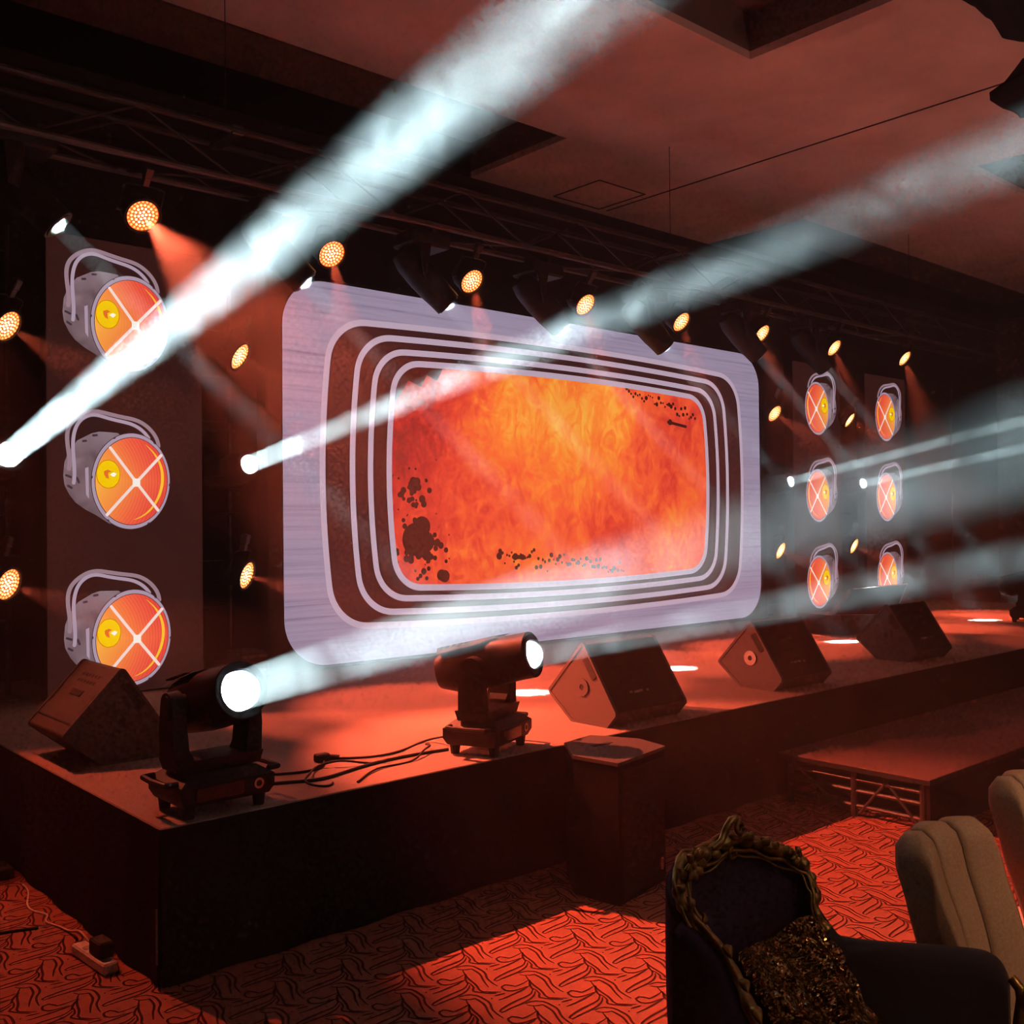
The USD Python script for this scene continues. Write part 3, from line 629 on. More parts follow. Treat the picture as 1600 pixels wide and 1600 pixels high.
# ------------------------------------------------------------------ stage monitors
def wedge(label, m, length, plate_mat, group='wedge monitors along the stage front'):
    t = thing('wedge_monitor', label, 'speaker', m, group)
    prof = [(.165, .426), (.43, .145), (.25, 0), (.0, 0), (-.068, .075)]
    Pp = Polygon(prof).buffer(-.018).buffer(.018, 4)
    def slab(poly, x0, x1):
        q = ext(poly, x1-x0); v = q.vertices.copy(); q.vertices = np.c_[v[:, 2]+x0, v[:, 0], v[:, 1]]; q.fix_normals(); return q
    add(t, 'cabinet', slab(Pp, 0.004, length-.004), wedge_paint)
    for x in (0, length-.02):
        rimp = Pp.buffer(.004).difference(Pp.buffer(-.012)); add(t, 'edge_trim', slab(rimp, x, x+.02), wedge_paint)
    a, b = np.array([.165, .426]), np.array([-.068, .075]); d = (b-a)/np.linalg.norm(b-a); n = np.array([d[1], -d[0]])
    if n[0] > 0: n = -n
    q = [a+d*.02+n*.004, b-d*.01+n*.004, b-d*.01-n*.01, a+d*.02-n*.01]
    add(t, 'grille', slab(Polygon(q), .02, length-.02), grille_metal)
    for j in range(1, 3): add(t, 'grille_bar', slab(Polygon([a+d*(.02+j*.13)+n*.006, a+d*(.025+j*.13)+n*.006, a+d*(.025+j*.13)-n*.005, a+d*(.02+j*.13)-n*.005]), .02, length-.02), grille_metal)
    c2 = a+d*.31+n*.0045
    for o, x0, x1 in ((0, .17, .19), (.002, .20, .24), (.0, .245, .27), (.002, .30, .315)):
        add(t, 'badge', slab(Polygon([c2+d*o+n*.002, c2+d*(o+.012)+n*.002, c2+d*(o+.012)-n*.004, c2+d*o-n*.004]), x0, x1), steel)
    cx = (.17, .19)
    add(t, 'socket_plate', to(lathe([(.016, 0), (.046, 0), (.046, .004), (.016, .004), (.016, 0)], 28), shift(.001, cx[0], cx[1]) @ roty(-math.pi/2)), plate_mat)
    add(t, 'socket_hole', to(lathe([(0, 0), (.016, 0), (.016, .002), (0, .002)], 20), shift(.001, cx[0], cx[1]) @ roty(-math.pi/2)), rubber)
    hc = a+d*.14-n*.03; hh = np.array([hc+d*.055+n*.014, hc-d*.055+n*.014, hc-d*.055-n*.014, hc+d*.055-n*.014])
    add(t, 'handle', slab(Polygon(hh).buffer(.006), -.002, .004), rubber)
    for x in (.04, length-.07):
        for y in (.03, .22): add(t, 'foot', cbox((x, y, 0), (x+.03, y+.02, .004)), rubber)
    # rear: handle slots, vents
    e, g_ = np.array([.43, .145]), np.array([.165, .426]); dd = (e-g_)/np.linalg.norm(e-g_); nn = np.array([-dd[1], dd[0]])
    if nn[0] < 0: nn = -nn
    def rear(u0, u1, x0, x1, mt, name, h=.003):
        p = [g_+dd*u0+nn*h, g_+dd*u1+nn*h, g_+dd*u1-nn*.004, g_+dd*u0-nn*.004]; add(t, name, slab(Polygon(p), x0, x1), mt)
    L = length
    rear(.16, .25, .02, .032, rubber, 'rear_slot'); rear(.16, .25, L-.032, L-.02, rubber, 'rear_slot')
    rear(.16, .19, L*.36, L*.64, rubber, 'connector_plate'); rear(.315, .322, .01, L-.01, rubber, 'rear_seam')
    for j in range(2):
        for k in range(6): rear(.07+j*.035, .085+j*.035, L*(.27+.08*k), L*(.27+.08*k+.05), rubber, 'rear_mark', .001)
    return t
wedge('black wedge monitor nearest the moving head, left of the three in a row', mat4((3.845, 3.626, DECK+.001), .0), .57, wedge_paint)
wedge('middle wedge monitor of the three, with a pale round socket plate', mat4((5.41, 3.686, DECK+.001), -.04), .53, steel)
wedge('rightmost wedge monitor of the three, in front of the black booth', mat4((7.22, 3.746, DECK+.001), -.05), .52, wedge_paint)
wedge('wedge monitor turned sideways at the left stage corner, its back lit red', mat4((1.905, 4.60, DECK+.001), math.pi/2), .49, wedge_paint)

# booth behind the right wedge
bt = thing('booth', 'low black booth with pale edge trim behind the rightmost wedge', 'booth', mat4((8.55, 5.0, DECK)))
def slant(pts, y0, y1): m = to(ext(Polygon(pts), y1-y0), FRONT); m.apply_translation([0, y1, 0]); return m
add(bt, 'base', slant([(-.05, .001), (.68, .001), (.76, .15), (-.14, .19)], .0, .42), black_paint, False)
add(bt, 'body', slant([(-.23, .205), (.84, .14), (1.095, .42), (.10, .42)], 0, .07), acrylic, False)
add(bt, 'edge_trim', tube([(.10, -.004, .422), (1.095, -.004, .422)], .005, 6), edge_white)
add(bt, 'edge_trim', tube([(1.097, -.004, .42), (.86, -.004, .16)], .005, 6), edge_white)
add(bt, 'edge_trim', tube([(-.23, -.004, .204), (.84, -.004, .139)], .003, 6), edge_white)

# ------------------------------------------------------------------ subwoofer on the floor
sb = thing('subwoofer', 'tall black subwoofer cabinet standing on the carpet against the stage', 'speaker')
plan = Polygon([(3.172, 2.925), (3.565, 3.005), (3.60, 3.19), (3.50, 3.40), (3.29, 3.36), (3.14, 3.155)])
add(sb, 'cabinet', ext(plan, .585), plain('sub_paint', (.009, .007, .007), .8, spec=.1, bump=.4, bscale=200), False)
add(sb, 'top_panel', to(ext(plan.buffer(.004), .015), shift(0, 0, .583)), wedge_paint, False)
add(sb, 'top_slot', cbox((3.33, 3.21, .597), (3.45, 3.235, .6), 0), rubber)
ga, gb = np.array([3.172, 2.925]), np.array([3.565, 3.005]); gd = (gb-ga)/np.linalg.norm(gb-ga); gn = np.array([gd[1], -gd[0]])
gp = Polygon([ga+gd*.02+gn*.001, gb-gd*.02+gn*.001, gb-gd*.02+gn*.01, ga+gd*.02+gn*.01]); add(sb, 'grille', to(ext(gp, .54), shift(0, 0, .02)), grille_metal, False)
lg = lathe([(.014, 0), (.019, 0), (.019, .004), (.014, .004), (.014, 0)], 20); lg.apply_scale([.8, 1.5, 1]); ang = math.atan2(gd[1], gd[0])
c0 = gb-gd*.055+gn*.011
add(sb, 'badge', to(lg, shift(c0[0], c0[1], .09) @ rotz(ang) @ rotx(math.pi/2)), plain('badge_red', (.5, .12, .1), .4))
add(sb, 'badge', to(cbox((-.003, 0, -.014), (.003, .004, .014)), shift(c0[0], c0[1]-.004, .09) @ rotz(ang)), plain('badge_pale', (.5, .3, .28), .4))

# ------------------------------------------------------------------ cables
def cable(name, label, pts, r, mat, n=70, cat='cable', group=None):
    return tag(add(None, name, tube(np.array(pts, float), r, 6, n), mat, smooth=True), label, cat, group)
Z = DECK+.006
cable('stage_cable', 'thin black cable with a plug lying on the stage between the two moving heads', [(1.95, 3.90, Z), (2.12, 3.91, Z), (2.21, 3.87, Z), (2.35, 3.91, Z), (2.42, 4.0, Z), (2.54, 3.93, Z), (2.73, 3.90, Z), (2.96, 4.0, Z), (2.99, 3.82, Z+.05)], .0055, rubber)
cable('stage_cable', 'thick black cable lying nearest the stage edge between the two moving heads', [(1.94, 3.76, Z), (2.07, 3.76, Z), (2.18, 3.71, Z), (2.36, 3.74, Z), (2.55, 3.79, Z), (2.74, 3.80, Z), (2.94, 3.78, Z)], .0075, rubber)
cable('stage_cable', 'looped black cable end curling over the other cables on the stage', [(2.60, 3.77, Z+.012), (2.45, 3.83, Z+.014), (2.39, 3.86, Z+.02), (2.34, 3.89, Z+.01), (2.25, 3.83, Z+.01), (2.18, 3.74, Z+.018), (2.12, 3.64, Z+.01), (2.16, 3.60, Z), (2.22, 3.62, Z)], .005, rubber)
cable('stage_cable', 'short black cable drooping near the stage edge beside the right moving head', [(2.90, 3.90, Z+.012), (2.88, 3.84, Z+.018), (2.80, 3.78, Z+.018), (2.70, 3.72, Z), (2.52, 3.70, Z), (2.40, 3.64, Z), (2.30, 3.56, Z)], .0045, rubber)
pg = thing('cable_connector', 'small black cable connector block lying on the stage deck', 'connector', mat4((2.40, 4.0, DECK+.001)))
add(pg, 'body', cbox((-.035, -.02, 0), (.03, .02, .035), .005), rubber); add(pg, 'sleeve', cyl((.03, 0, .017), (.07, -.03, .012), .010, 10), rubber)
cable('floor_cable', 'thin white power cable snaking along the foot of the stage', [(1.40, 4.90, .012), (1.38, 4.75, .005), (1.34, 4.60, .005), (1.35, 4.53, .005), (1.37, 4.46, .005), (1.345, 4.40, .005), (1.36, 4.33, .005), (1.375, 4.24, .008), (1.375, 4.15, .03), (1.37, 4.08, .05), (1.375, 4.0, .035)], .004, white_plastic)
cable('floor_cable', 'black cable lying straight across the carpet at lower left', [(.2, 4.62, .006), (.9, 4.46, .006), (1.17, 4.39, .006), (1.30, 4.345, .006)], .006, rubber, 30)
ps = thing('power_strip', 'white power strip with a black adapter plugged in, on the carpet by the stage', 'power strip', mat4((1.355, 3.79, 0), math.radians(4)))
add(ps, 'body', cbox((-.028, -.07, .001), (.028, .21, .042), .006), white_plastic)
for y in (-.03, .05, .13): add(ps, 'socket', cyl((0, y, .041), (0, y, .0435), .018, 14), plain('socket_grey', (.3, .28, .27), .5) if y < 0 else '/World/Looks/socket_grey')
add(ps, 'adapter', cbox((-.020, -.02, .042), (.036, .075, .10), .006), rubber)
ad = thing('adapter_box', 'small dark adapter box on the carpet at far lower left', 'box', mat4((1.36, 5.12, 0)))
add(ad, 'body', cbox((-.05, -.07, .001), (.05, .07, .05), .006), rubber); add(ad, 'plug', cbox((-.13, -.02, .001), (-.05, .02, .03), .004), white_plastic)

# ------------------------------------------------------------------ things at the right edge and behind
pl_ = thing('pole_stand', 'slim pale pole stand at the right, caught in the narrow beams', 'pole', mat4((13.84, 6.5, 0)))
add(pl_, 'pole', cyl((0, 0, .03), (0, 0, 3.45), .016, 10), truss_metal)
add(pl_, 'base', lathe([(0, 0), (.22, 0), (.22, .02), (.03, .035), (0, .035)], 24), dark_steel)
br = thing('guard_rail', 'metal guard rail with clamps beyond the right end of the stage', 'railing', mat4((15.9, 7.2, 0)))
for z in (.62, .70): add(br, 'rail', cyl((0, 0, z), (2.1, 0, z), .018, 8), steel)
for x in (.05, 1.0, 2.0): add(br, 'post', cyl((x, 0, 0), (x, 0, .74), .02, 8), dark_steel)
for x in (.10, .28, .42, .55): add(br, 'clamp', cbox((x, -.03, .58), (x+.07, .03, .74), .008), steel)
rk = thing('equipment_rack', 'small dark vented equipment case on the stage behind the corner moving head', 'case', mat4((3.08, 6.12, DECK)))
add(rk, 'body', cbox((0, 0, .03), (.18, .25, .24), .008), black_paint)
for j in range(4): add(rk, 'vent_slat', cbox((.0, -.006, .06+j*.045), (.18, .0, .08+j*.045), .002), dark_steel)
for x in (.02, .13): add(rk, 'foot', cbox((x, .02, .0), (x+.03, .23, .03)), rubber)
dr = thing('flight_case', 'dark flight case standing on the stage against the back drape at far right', 'case', mat4((12.75, 7.0, DECK)))
add(dr, 'body', cbox((-.3, 0, .02), (.3, .4, .42), .01), black_paint)
for z in (.02, .40): add(dr, 'edge', cbox((-.305, -.005, z), (.305, .0, z+.02)), truss_metal)
# dark swag of cloth hanging near the camera in the upper right corner
def swag(edge, p, u, v, depth):
    """cloth sheet with a wavy lower edge; p origin, u along, v up"""
    m = ext(Polygon(edge), .012).subdivide().subdivide()
    w = m.vertices.copy(); n = np.cross(u, v); fold = depth*np.sin(w[:, 0]*22+2*np.sin(w[:, 1]*5))+.5*depth*np.sin(w[:, 0]*47)
    m.vertices = np.array(p)+w[:, :1]*u+w[:, 1:2]*v+(w[:, 2:]+fold[:, None])*n; return m
su, sv = np.array([.748, -.663, 0]), np.array([0, 0, 1.0])
sw = thing('hanging_swag', 'black cloth swag hanging from the ceiling in the upper right corner', 'drape')
# edge points in metres from the point 4.6 m ahead of the camera
def sp2(x, y, D): return ((x-800)/1600*D, (835-y)/1600*D)
D1 = 4.6; o1 = np.array([.663*D1, .748*D1, 1.6])
e1 = [sp2(*q, D1) for q in ((1482, -8), (1505, 14), (1520, 21), (1535, 30), (1548, 50), (1570, 65), (1580, 76), (1605, 83), (1700, 96), (1820, 70), (1900, -60), (1900, -260), (1480, -260), (1440, -120))]
add(sw, 'cloth', swag(e1, o1, su, sv, .02), drape, smooth=True)
D2 = 4.9; o2 = np.array([.663*D2, .748*D2, 1.6])
e2 = [sp2(*q, D2) for q in ((1604, 116), (1580, 148), (1557, 164), (1557, 177), (1577, 192), (1604, 205), (1700, 190), (1760, 120), (1700, 100))]
add(sw, 'cloth_tail', swag(e2, o2, su, sv, .02), drape, smooth=True)
add(sw, 'cord', cyl(tuple(o1+su*2.6+sv*2.9), (float((o1+su*2.6)[0]), float((o1+su*2.6)[1]), 5.0), .006, 6), rubber)
add(sw, 'tail_cord', cyl(tuple(o2+su*2.75+sv*1.95), tuple(o1+su*2.75+sv*2.3), .006, 6), rubber)

# ------------------------------------------------------------------ cream chairs
def wpt(Rr, Fd, z): return np.array([.748*Rr+.663*Fd, -.663*Rr+.748*Fd, z])
def cream_chair(label, loc, ang):
    """seat faces local -y; width along x"""
    t = thing('cream_chair', label, 'chair', mat4(loc, ang), 'cream dining chairs')
    W = .156
    def back_panel(x0, x1, bulge):
        """one padded channel of the back between x0 and x1, rolled over the top"""
        prof = [(.06, .43), (.085, .56), (.12, .69), (.155, .79), (.165, .83), (.185, .862), (.22, .866), (.245, .84), (.238, .78), (.21, .66), (.17, .53), (.15, .41)]
        P = np.array(prof); n = 9; v = []; xs = np.linspace(x0, x1, n)
        from scipy.interpolate import CubicSpline
        tt = np.r_[0, np.cumsum(np.linalg.norm(np.diff(P, axis=0), axis=1))]; Q = CubicSpline(tt, P)(np.linspace(0, tt[-1], 34))
        c = Q.mean(0)
        for x in xs:
            s = (x-(x0+x1)/2)/((x1-x0)/2); k = bulge*(1-abs(s)**3)
            e = max(0, (abs(x)-W*.72)/(W*.28)); drop = .055*e**2.2
            q = Q.copy(); nrm = np.gradient(Q, axis=0); nrm = np.c_[-nrm[:, 1], nrm[:, 0]]; nrm /= np.linalg.norm(nrm, axis=1, keepdims=True)
            q = q+nrm*k*.012*1.0; q[:, 1] -= drop*np.clip((Q[:, 1]-.42)/.5, 0, 1)**2
            q[:, 0] += -.05*(x/W)**2*1.0
            v.append(np.c_[x*(.80+.20*np.clip((Q[:, 1]-.43)/.38, 0, 1)), q[:, 0], q[:, 1]])
        v = np.array(v); k = v.shape[1]; vv = v.reshape(-1, 3); f = []
        for i in range(n-1):
            for j in range(k):
                j2 = (j+1) % k; a, b, c_, d = i*k+j, i*k+j2, (i+1)*k+j2, (i+1)*k+j; f += [[a, b, c_], [a, c_, d]]
        e0, e1 = len(vv), len(vv)+1; vv = np.vstack([vv, v[0].mean(0), v[-1].mean(0)])
        for j in range(k):
            j2 = (j+1) % k; f += [[e0, j2, j], [e1, (n-1)*k+j, (n-1)*k+j2]]
        m = trimesh.Trimesh(vv, f, process=False); m.fix_normals(); return m
    b = None
    edges = [-W, -.058, .052, W]
    for i in range(3):
        m = back_panel(edges[i]+.0015, edges[i+1]-.0015, 1.0)
        if b is None: b = add(t, 'backrest', m, cream_leather, smooth=50)
        else: add(b, 'back_channel', m, cream_leather, smooth=50)
    for x in edges[1:3]: add(b, 'seam', back_panel(x-.0022, x+.0022, .1), cream_piping, smooth=50)
    seat = cbox((-W, -.30, .36), (W, .14, .47), .03); add(t, 'seat', seat, cream_leather)
    add(t, 'seat_welt', tube([(-W, .12, .452), (-W, -.28, .452), (-W+.02, -.302, .452), (W-.02, -.302, .452), (W, -.28, .452), (W, .12, .452)], .006, 6), cream_piping)
    for sx in (-1, 1):
        for y0, y1 in ((-.27, -.28), (.12, .19)): add(t, 'leg', hull([(sx*(W-.02)+a, y0+c, .37) for a in (-.02, .02) for c in (-.02, .02)]+[(sx*(W-.02)+a, y1+c, -.03) for a in (-.013, .013) for c in (-.013, .013)]), plain('chair_leg', (.05, .03, .02), .4) if not stage.GetPrimAtPath('/World/Looks/chair_leg') else '/World/Looks/chair_leg')
    return t
cream_chair('cream upholstered dining chair behind the throne arm, whole back visible', (2.365, .975, .0), -.06)
cream_chair('cream upholstered dining chair cut off by the right picture edge', (2.965, 1.02, .015), -.12)
pp = tag(add(None, 'paper_sheet', to(cbox((-.15, -.11, .002), (.15, .11, .006)), shift(4.22, 1.74, 0) @ rotz(.3)), paper_white), 'pale sheet of paper lying on the carpet between the cream chairs', 'paper')

# ------------------------------------------------------------------ carved throne
th = thing('throne_chair', 'carved gilt throne armchair with dark purple velvet in the right foreground', 'armchair')
from scipy.interpolate import CubicSpline, PchipInterpolator
def curve(pts, n):
    p = np.array(pts, float); t = np.r_[0, np.cumsum(np.linalg.norm(np.diff(p, axis=0), axis=1))]
    return PchipInterpolator(t, p)(np.linspace(0, t[-1], n))
def loft(rows, thick=None, close=False):
    """grid of points (rows of equal length) as a surface; thick gives it a back face moved by that vector"""
    v = np.array(rows); r, c = v.shape[:2]; vv = v.reshape(-1, 3); f = []
    for i in range(r-1):
        for j in range(c-1): a, b, d, e = i*c+j, i*c+j+1, (i+1)*c+j+1, (i+1)*c+j; f += [[a, b, d], [a, d, e]]
    if thick is None: return trimesh.Trimesh(vv, f, process=False)
    n = len(vv); bk = vv+np.asarray(thick); f2 = [[n+x for x in t[::-1]] for t in f]; f3 = []
    def edge(ids):
        for a, b in zip(ids[:-1], ids[1:]): f3.extend([[a, n+a, n+b], [a, n+b, b]])
    edge([j for j in range(c)][::-1]); edge([(r-1)*c+j for j in range(c)]); edge([i*c for i in range(r)]); edge([i*c+c-1 for i in range(r)][::-1])
    m = trimesh.Trimesh(np.vstack([vv, bk]), f+f2+f3, process=False); m.fix_normals(); return m
TD = np.array([.08, -1, 0])/np.hypot(.08, 1); TU = np.array([1, .08, 0])/np.hypot(.08, 1); UP = np.array([0, 0, 1.0])
crest_pts = [(1.500, 1.169, .829), (1.506, 1.214, .872), (1.530, 1.257, .907), (1.584, 1.285, .940), (1.640, 1.292, .935), (1.700, 1.292, .945), (1.746, 1.292, .945), (1.827, 1.286, .918), (1.902, 1.270, .886), (1.944, 1.250, .849), (1.946, 1.232, .809), (1.932, 1.222, .776), (1.940, 1.201, .736), (1.965, 1.175, .689)]
CR = curve(crest_pts, 200); tC = np.linspace(0, 1, 200)
def crest(s, f=0.0, z=0.0):
    i = np.clip(s, 0, 1)*199; k = min(int(i), 198); w = i-k
    return CR[k]*(1-w)+CR[k+1]*w+TD*f+UP*z
# padded inner back hung between the crest and the seat
nb_ = 45; rows = []
for j in range(14):
    q = j/13; row = []
    for i in range(nb_):
        s = i/(nb_-1); top = crest(.03+.86*s)+np.array([0, .006, -.010]); bot = np.array([1.50+.46*s, 1.17+.06*s+.11*math.sin(math.pi*s), .44])
        p = top*(1-q)+bot*q; row.append(p+TD*(.030*math.sin(math.pi*min(1, q*1.15))*math.sin(math.pi*s)**.5))
    rows.append(row)
add(th, 'backrest', loft(rows, -TD*.02), velvet, smooth=40)
orow = []
for j in range(10):
    q = j/9; orow.append([(crest(.02+.88*i/30)+np.array([0, 0, -.02]))*(1-q)+np.array([1.49+.48*i/30, 1.17+.06*i/30+.11*math.sin(math.pi*i/30), .22])*q-TD*(.020+.02*math.sin(math.pi*q)) for i in range(31)])
add(th, 'outer_back', loft(orow, -TD*.012), velvet, smooth=40)
ss = np.linspace(0, .93, 190)
fr = add(th, 'crest_frame', tube([crest(s) for s in ss], .0135+.0025*np.sin(ss*62)+.002*np.sin(ss*137), 12), gold, smooth=True)
def off(s, d):   # inward offset within the frame's plane
    a, b = crest(max(0, s-.02)), crest(min(1, s+.02)); t = (b-a)/np.linalg.norm(b-a); n = np.cross(TD, t); n /= np.linalg.norm(n)
    return crest(s)+n*d*(1 if n @ (np.array([1.72, 1.25, .70])-crest(s)) > 0 else -1)
add(fr, 'inner_bead', tube([off(s, .020+.003*math.sin(s*55))+TD*.012 for s in ss[8:]], .0042, 8), gold, smooth=True)
add(fr, 'inner_bead', tube([off(s, .030+.004*math.sin(s*41))+TD*.010 for s in ss[14:]], .0030, 8), gold, smooth=True)
add(fr, 'outer_bead', tube([off(s, -.013+.002*math.sin(s*70))-TD*.004 for s in ss], .0045, 8), gold, smooth=True)
def scroll(c, r, turns=1.5, th0=0.0, wid=.006, sgn=1, face=None):
    face = TD if face is None else face; A = np.cross(UP, face); A /= np.linalg.norm(A); pts = []
    for k in range(46):
        q = k/45; a = th0+sgn*turns*2*math.pi*q; rr = r*(1-.72*q); pts.append(c+A*rr*math.cos(a)+UP*rr*math.sin(a)+face*(.014*q))
    return tube(pts, np.linspace(wid, wid*.55, 46), 8)
add(fr, 'centre_scroll', scroll(crest(.455, .012, .026), .020, 1.5, 3.6, .0065), gold, smooth=True)
add(fr, 'centre_scroll', tube([crest(.36, .008, .004), crest(.395, .010, .010), crest(.415, .010, .030), crest(.435, .012, .046), crest(.455, .014, .048)], [.006, .007, .008, .008, .006], 8), gold, smooth=True)
add(fr, 'centre_scroll', scroll(crest(.43, .012, -.022), .012, 1.2, 1.0, .004), gold, smooth=True)
def leaf(c, ax, ln, wd, face=None):
    face = TD if face is None else face; ax = ax/np.linalg.norm(ax); sd = np.cross(ax, face); sd /= np.linalg.norm(sd); L = []
    for q in np.linspace(0, 1, 9):
        w = wd*math.sin(math.pi*min(1, q*.92+.06)); lift = .010*math.sin(math.pi*q)+.006*q*q
        L.append([c+ax*ln*q-sd*w+face*lift, c+ax*ln*q+face*(lift+wd*.35), c+ax*ln*q+sd*w+face*lift])
    return loft(L, -face*.004)
def flower(c, r):
    out = []
    for k in range(8):
        a = 2*math.pi*k/8; d = TU*math.cos(a)+UP*math.sin(a); out.append(leaf(c+TD*.010, d+TD*.25, r, r*.30))
    b = trimesh.creation.icosphere(2, r*.26); b.apply_translation(c+TD*.018); return [b]+out
for c, r in ((np.array([1.566, 1.272, .942]), .036), (np.array([1.905, 1.266, .885]), .022)):
    for k, q in enumerate(flower(c, r)): add(fr, 'flower_petal' if k else 'flower_centre', q, gold, smooth=True)
for s, sg, up, ln in ((.10, -.5, .9, .034), (.135, .4, -.9, .036), (.16, -.9, .4, .03), (.19, -.8, .8, .034), (.215, .3, 1, .03), (.245, .9, .6, .036), (.275, .8, -.5, .034), (.30, 1, .15, .032), (.34, 1, -.2, .034), (.49, 1, .3, .034), (.52, .9, -.4, .03), (.56, 1, .25, .034), (.60, 1, .1, .03), (.64, 1, 0, .032), (.68, .8, -.4, .03), (.72, .5, -.8, .03), (.76, .2, -1, .03), (.80, -.2, -1, .028), (.05, .1, 1, .03)):
    add(fr, 'acanthus_leaf', leaf(crest(s, .010), TU*sg+UP*up, ln, ln*.28), gold, smooth=True)
# arms: near rail of gilt wood, far arm a broad dark upholstered wall
rail = curve([(1.504, 1.216, .876), (1.495, 1.172, .863), (1.481, 1.119, .840), (1.458, 1.072, .816), (1.430, 1.030, .794), (1.405, .985, .768), (1.395, .926, .735), (1.400, .850, .690)], 60)
add(th, 'arm_rail', tube(rail, .0075+.0045*np.exp(-((np.linspace(0, 1, 60)-.52)/.16)**2)+.0012*np.sin(np.linspace(0, 40, 60)), 10), gold, smooth=True)
for i, ln in ((14, .03), (24, .035), (31, .045), (37, .04)): add(th, 'rail_leaf', leaf(rail[i]+np.array([.004, 0, .006]), rail[i+4]-rail[i], ln, .009, UP), gold, smooth=True)
def wall(top, zb, half, bulge=.0):
    """upholstered arm: follows the 3d line top, down to zb, rounded along the top"""
    t = np.gradient(top[:, :2], axis=0); t /= np.linalg.norm(t, axis=1, keepdims=True); n = np.c_[-t[:, 1], t[:, 0]]; rows = []
    for (a, dz) in ((-1, None), (-1.04, -.12), (-1, -.045), (-.86, -.018), (-.5, -.004), (0, 0), (.5, -.004), (.86, -.018), (1, -.045), (1.04, -.12), (1, None)):
        rows.append([[p[0]+nn[0]*a*half, p[1]+nn[1]*a*half, zb if dz is None else p[2]+dz] for p, nn in zip(top, n)])
    v = np.array(rows).transpose(1, 0, 2); m = loft(v); k = v.shape[1]; vv, f = m.vertices, m.faces.tolist()
    e0, e1 = len(vv), len(vv)+1; vv = np.vstack([vv, v[0].mean(0), v[-1].mean(0)]); L = (len(v)-1)*k
    for j in range(k): j2 = (j+1) % k; f += [[e0, j2, j], [e1, L+j, L+j2]]
    f += [[i*k+k-1, i*k, (i+1)*k] for i in range(len(v)-1)]+[[i*k+k-1, (i+1)*k, (i+1)*k+k-1] for i in range(len(v)-1)]
    m = trimesh.Trimesh(vv, f, process=False); m.fix_normals(); return m
fart = curve([(1.952, 1.235, .768), (1.968, 1.208, .728), (1.996, 1.180, .686), (2.070, 1.100, .677), (2.135, 1.022, .675), (2.180, .960, .672), (2.198, .932, .655), (2.205, .918, .615)], 40)
fo = np.array([.040, .030, 0]); add(th, 'armrest', wall(fart+fo, .20, .042), dark_velvet, smooth=40)
nt = rail.copy(); nt[:, 2] -= .010; nt[:, 0] -= .012; add(th, 'armrest', wall(nt, .20, .028), velvet, smooth=40)
for c, zt in ((fart[-1]+fo*.6, .63), (rail[-1]+np.array([-.01, -.01, 0]), .69)):
    post = [np.array([c[0], c[1], 0])+TD*o+UP*z for o, z in ((.0, zt), (.022, zt-.03), (.018, zt-.09), (.008, .42), (.012, .30), (.03, .12), (.02, .0))]
    add(th, 'front_post', tube(curve(post, 30), np.interp(np.linspace(0, 1, 30), np.linspace(0, 1, 7), [.010, .017, .013, .012, .018, .015, .012]), 10), gold, smooth=True)
    add(th, 'post_scroll', scroll(post[1]+TD*.012, .018, 1.3, 1.0, .006), gold, smooth=True)
for x in (1.53, 1.93): add(th, 'back_leg', tube([(x, 1.22, .40), (x, 1.25, .2), (x, 1.29, .0)], [.022, .02, .015], 10), gold, smooth=True)
add(th, 'seat', hull([(x, y, z) for x, y in ((1.52, 1.17), (1.94, 1.18), (2.13, .92), (1.43, .90), (2.05, .86), (1.5, .85)) for z in (.22, .42)]+[(x, y, .46) for x, y in ((1.56, 1.12), (1.90, 1.13), (2.05, .94), (1.50, .92))]), velvet, smooth=40)
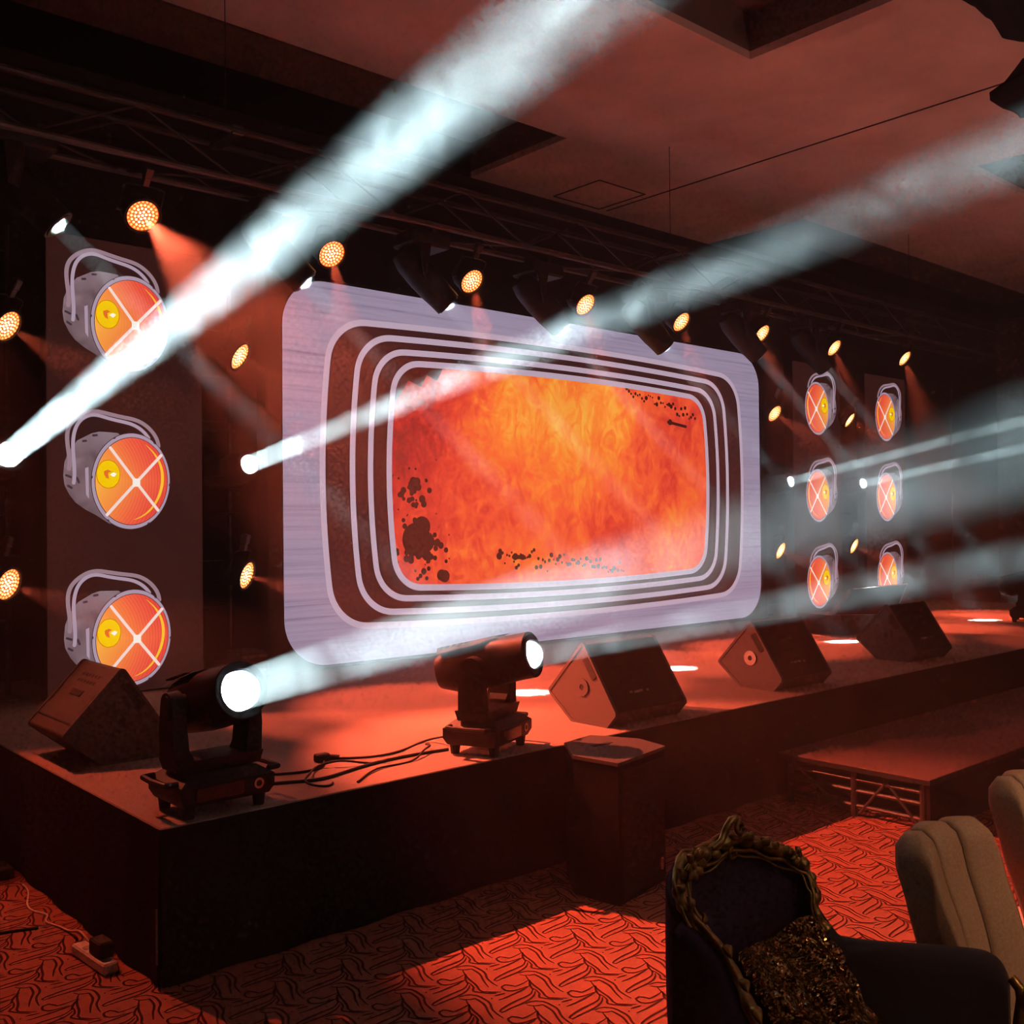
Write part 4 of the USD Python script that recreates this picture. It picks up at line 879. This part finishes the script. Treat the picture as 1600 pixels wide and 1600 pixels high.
# sequinned cloth hanging over the inner back down to the seat
ctop = curve([(1.655, 1.230, .745), (1.690, 1.240, .742), (1.727, 1.246, .738), (1.777, 1.244, .738), (1.827, 1.240, .745), (1.867, 1.230, .760), (1.892, 1.212, .764)], 40)
cmid = curve([(1.640, 1.190, .712), (1.665, 1.196, .711), (1.714, 1.196, .703), (1.768, 1.188, .696), (1.823, 1.179, .696), (1.875, 1.165, .702), (1.905, 1.148, .702)], 40)
clow = curve([(1.615, 1.132, .674), (1.645, 1.136, .670), (1.693, 1.134, .659), (1.747, 1.126, .650), (1.802, 1.118, .648), (1.860, 1.108, .647), (1.895, 1.098, .646)], 40)
cbot = curve([(1.560, 1.045, .620), (1.600, 1.046, .616), (1.660, 1.043, .602), (1.720, 1.040, .592), (1.785, 1.038, .583), (1.850, 1.036, .580), (1.885, 1.030, .580)], 40)
cend = curve([(1.53, .93, .50), (1.57, .92, .49), (1.64, .91, .48), (1.70, .905, .475), (1.77, .90, .47), (1.84, .90, .47), (1.88, .90, .47)], 40)
grid = PchipInterpolator([0, .25, .5, .75, 1], np.array([ctop, cmid, clow, cbot, cend]), axis=0)(np.linspace(0, 1, 150))
for i in range(150):
    for j in range(40):
        a, b = i/149, j/39
        k = .010*math.sin(b*17+2.2*a)+.006*math.sin(b*33-a*6+1)+.004*math.sin(b*7+a*30); k *= min(1, .3+a*1.5)
        band = math.exp(-((b-.07)/.07)**2)+.9*math.exp(-((b-.66-.08*a)/.08)**2)*min(1, a*3)
        k += band*(.0065*math.sin(a*82+b*14)+.003*math.sin(a*175-b*23))
        grid[i, j] += np.array([0, -.7, .7])*k+np.array([0, -.012, .012])
tag(add(None, 'sequin_cloth', loft(grid, (0, .004, -.004)), sequin, smooth=True), 'sparkling dark gold sequinned cloth thrown over the seat of the carved throne', 'cloth')

# ------------------------------------------------------------------ haze filling the hall
def haze():
    g = G(); pos = g.node('geometry')+'.position'
    n1 = g.node('noise_texture', {'scale': .55, 'detail': 2.0}, vector=pos)+'.fac'
    n2 = g.node('noise_texture', {'scale': 2.6, 'detail': 5.0, 'roughness': .6, 'distortion': 1.4}, vector=pos)+'.fac'
    f = g.m('add', g.m('multiply', n1, .28), g.m('multiply', n2, .72))
    d = g.node('map_range', {'range_type': 'smoothstep', 'from_min': .36, 'from_max': .66, 'to_min': HAZE[0], 'to_max': HAZE[1], 'clamp': True}, value=f)+'.result'
    v = g.node('principled_volume', {'color': (.96, .96, .97), 'anisotropy': .25}, density=d)
    return M('haze', g.n, g.l, volume=v+'.volume')
tag(add(None, 'haze', cbox((-5.9, -3.0, .012), (18.1, 7.70, 4.985)), haze(), False), 'thin theatrical haze hanging in the hall and catching the beams', 'haze', kind='stuff')
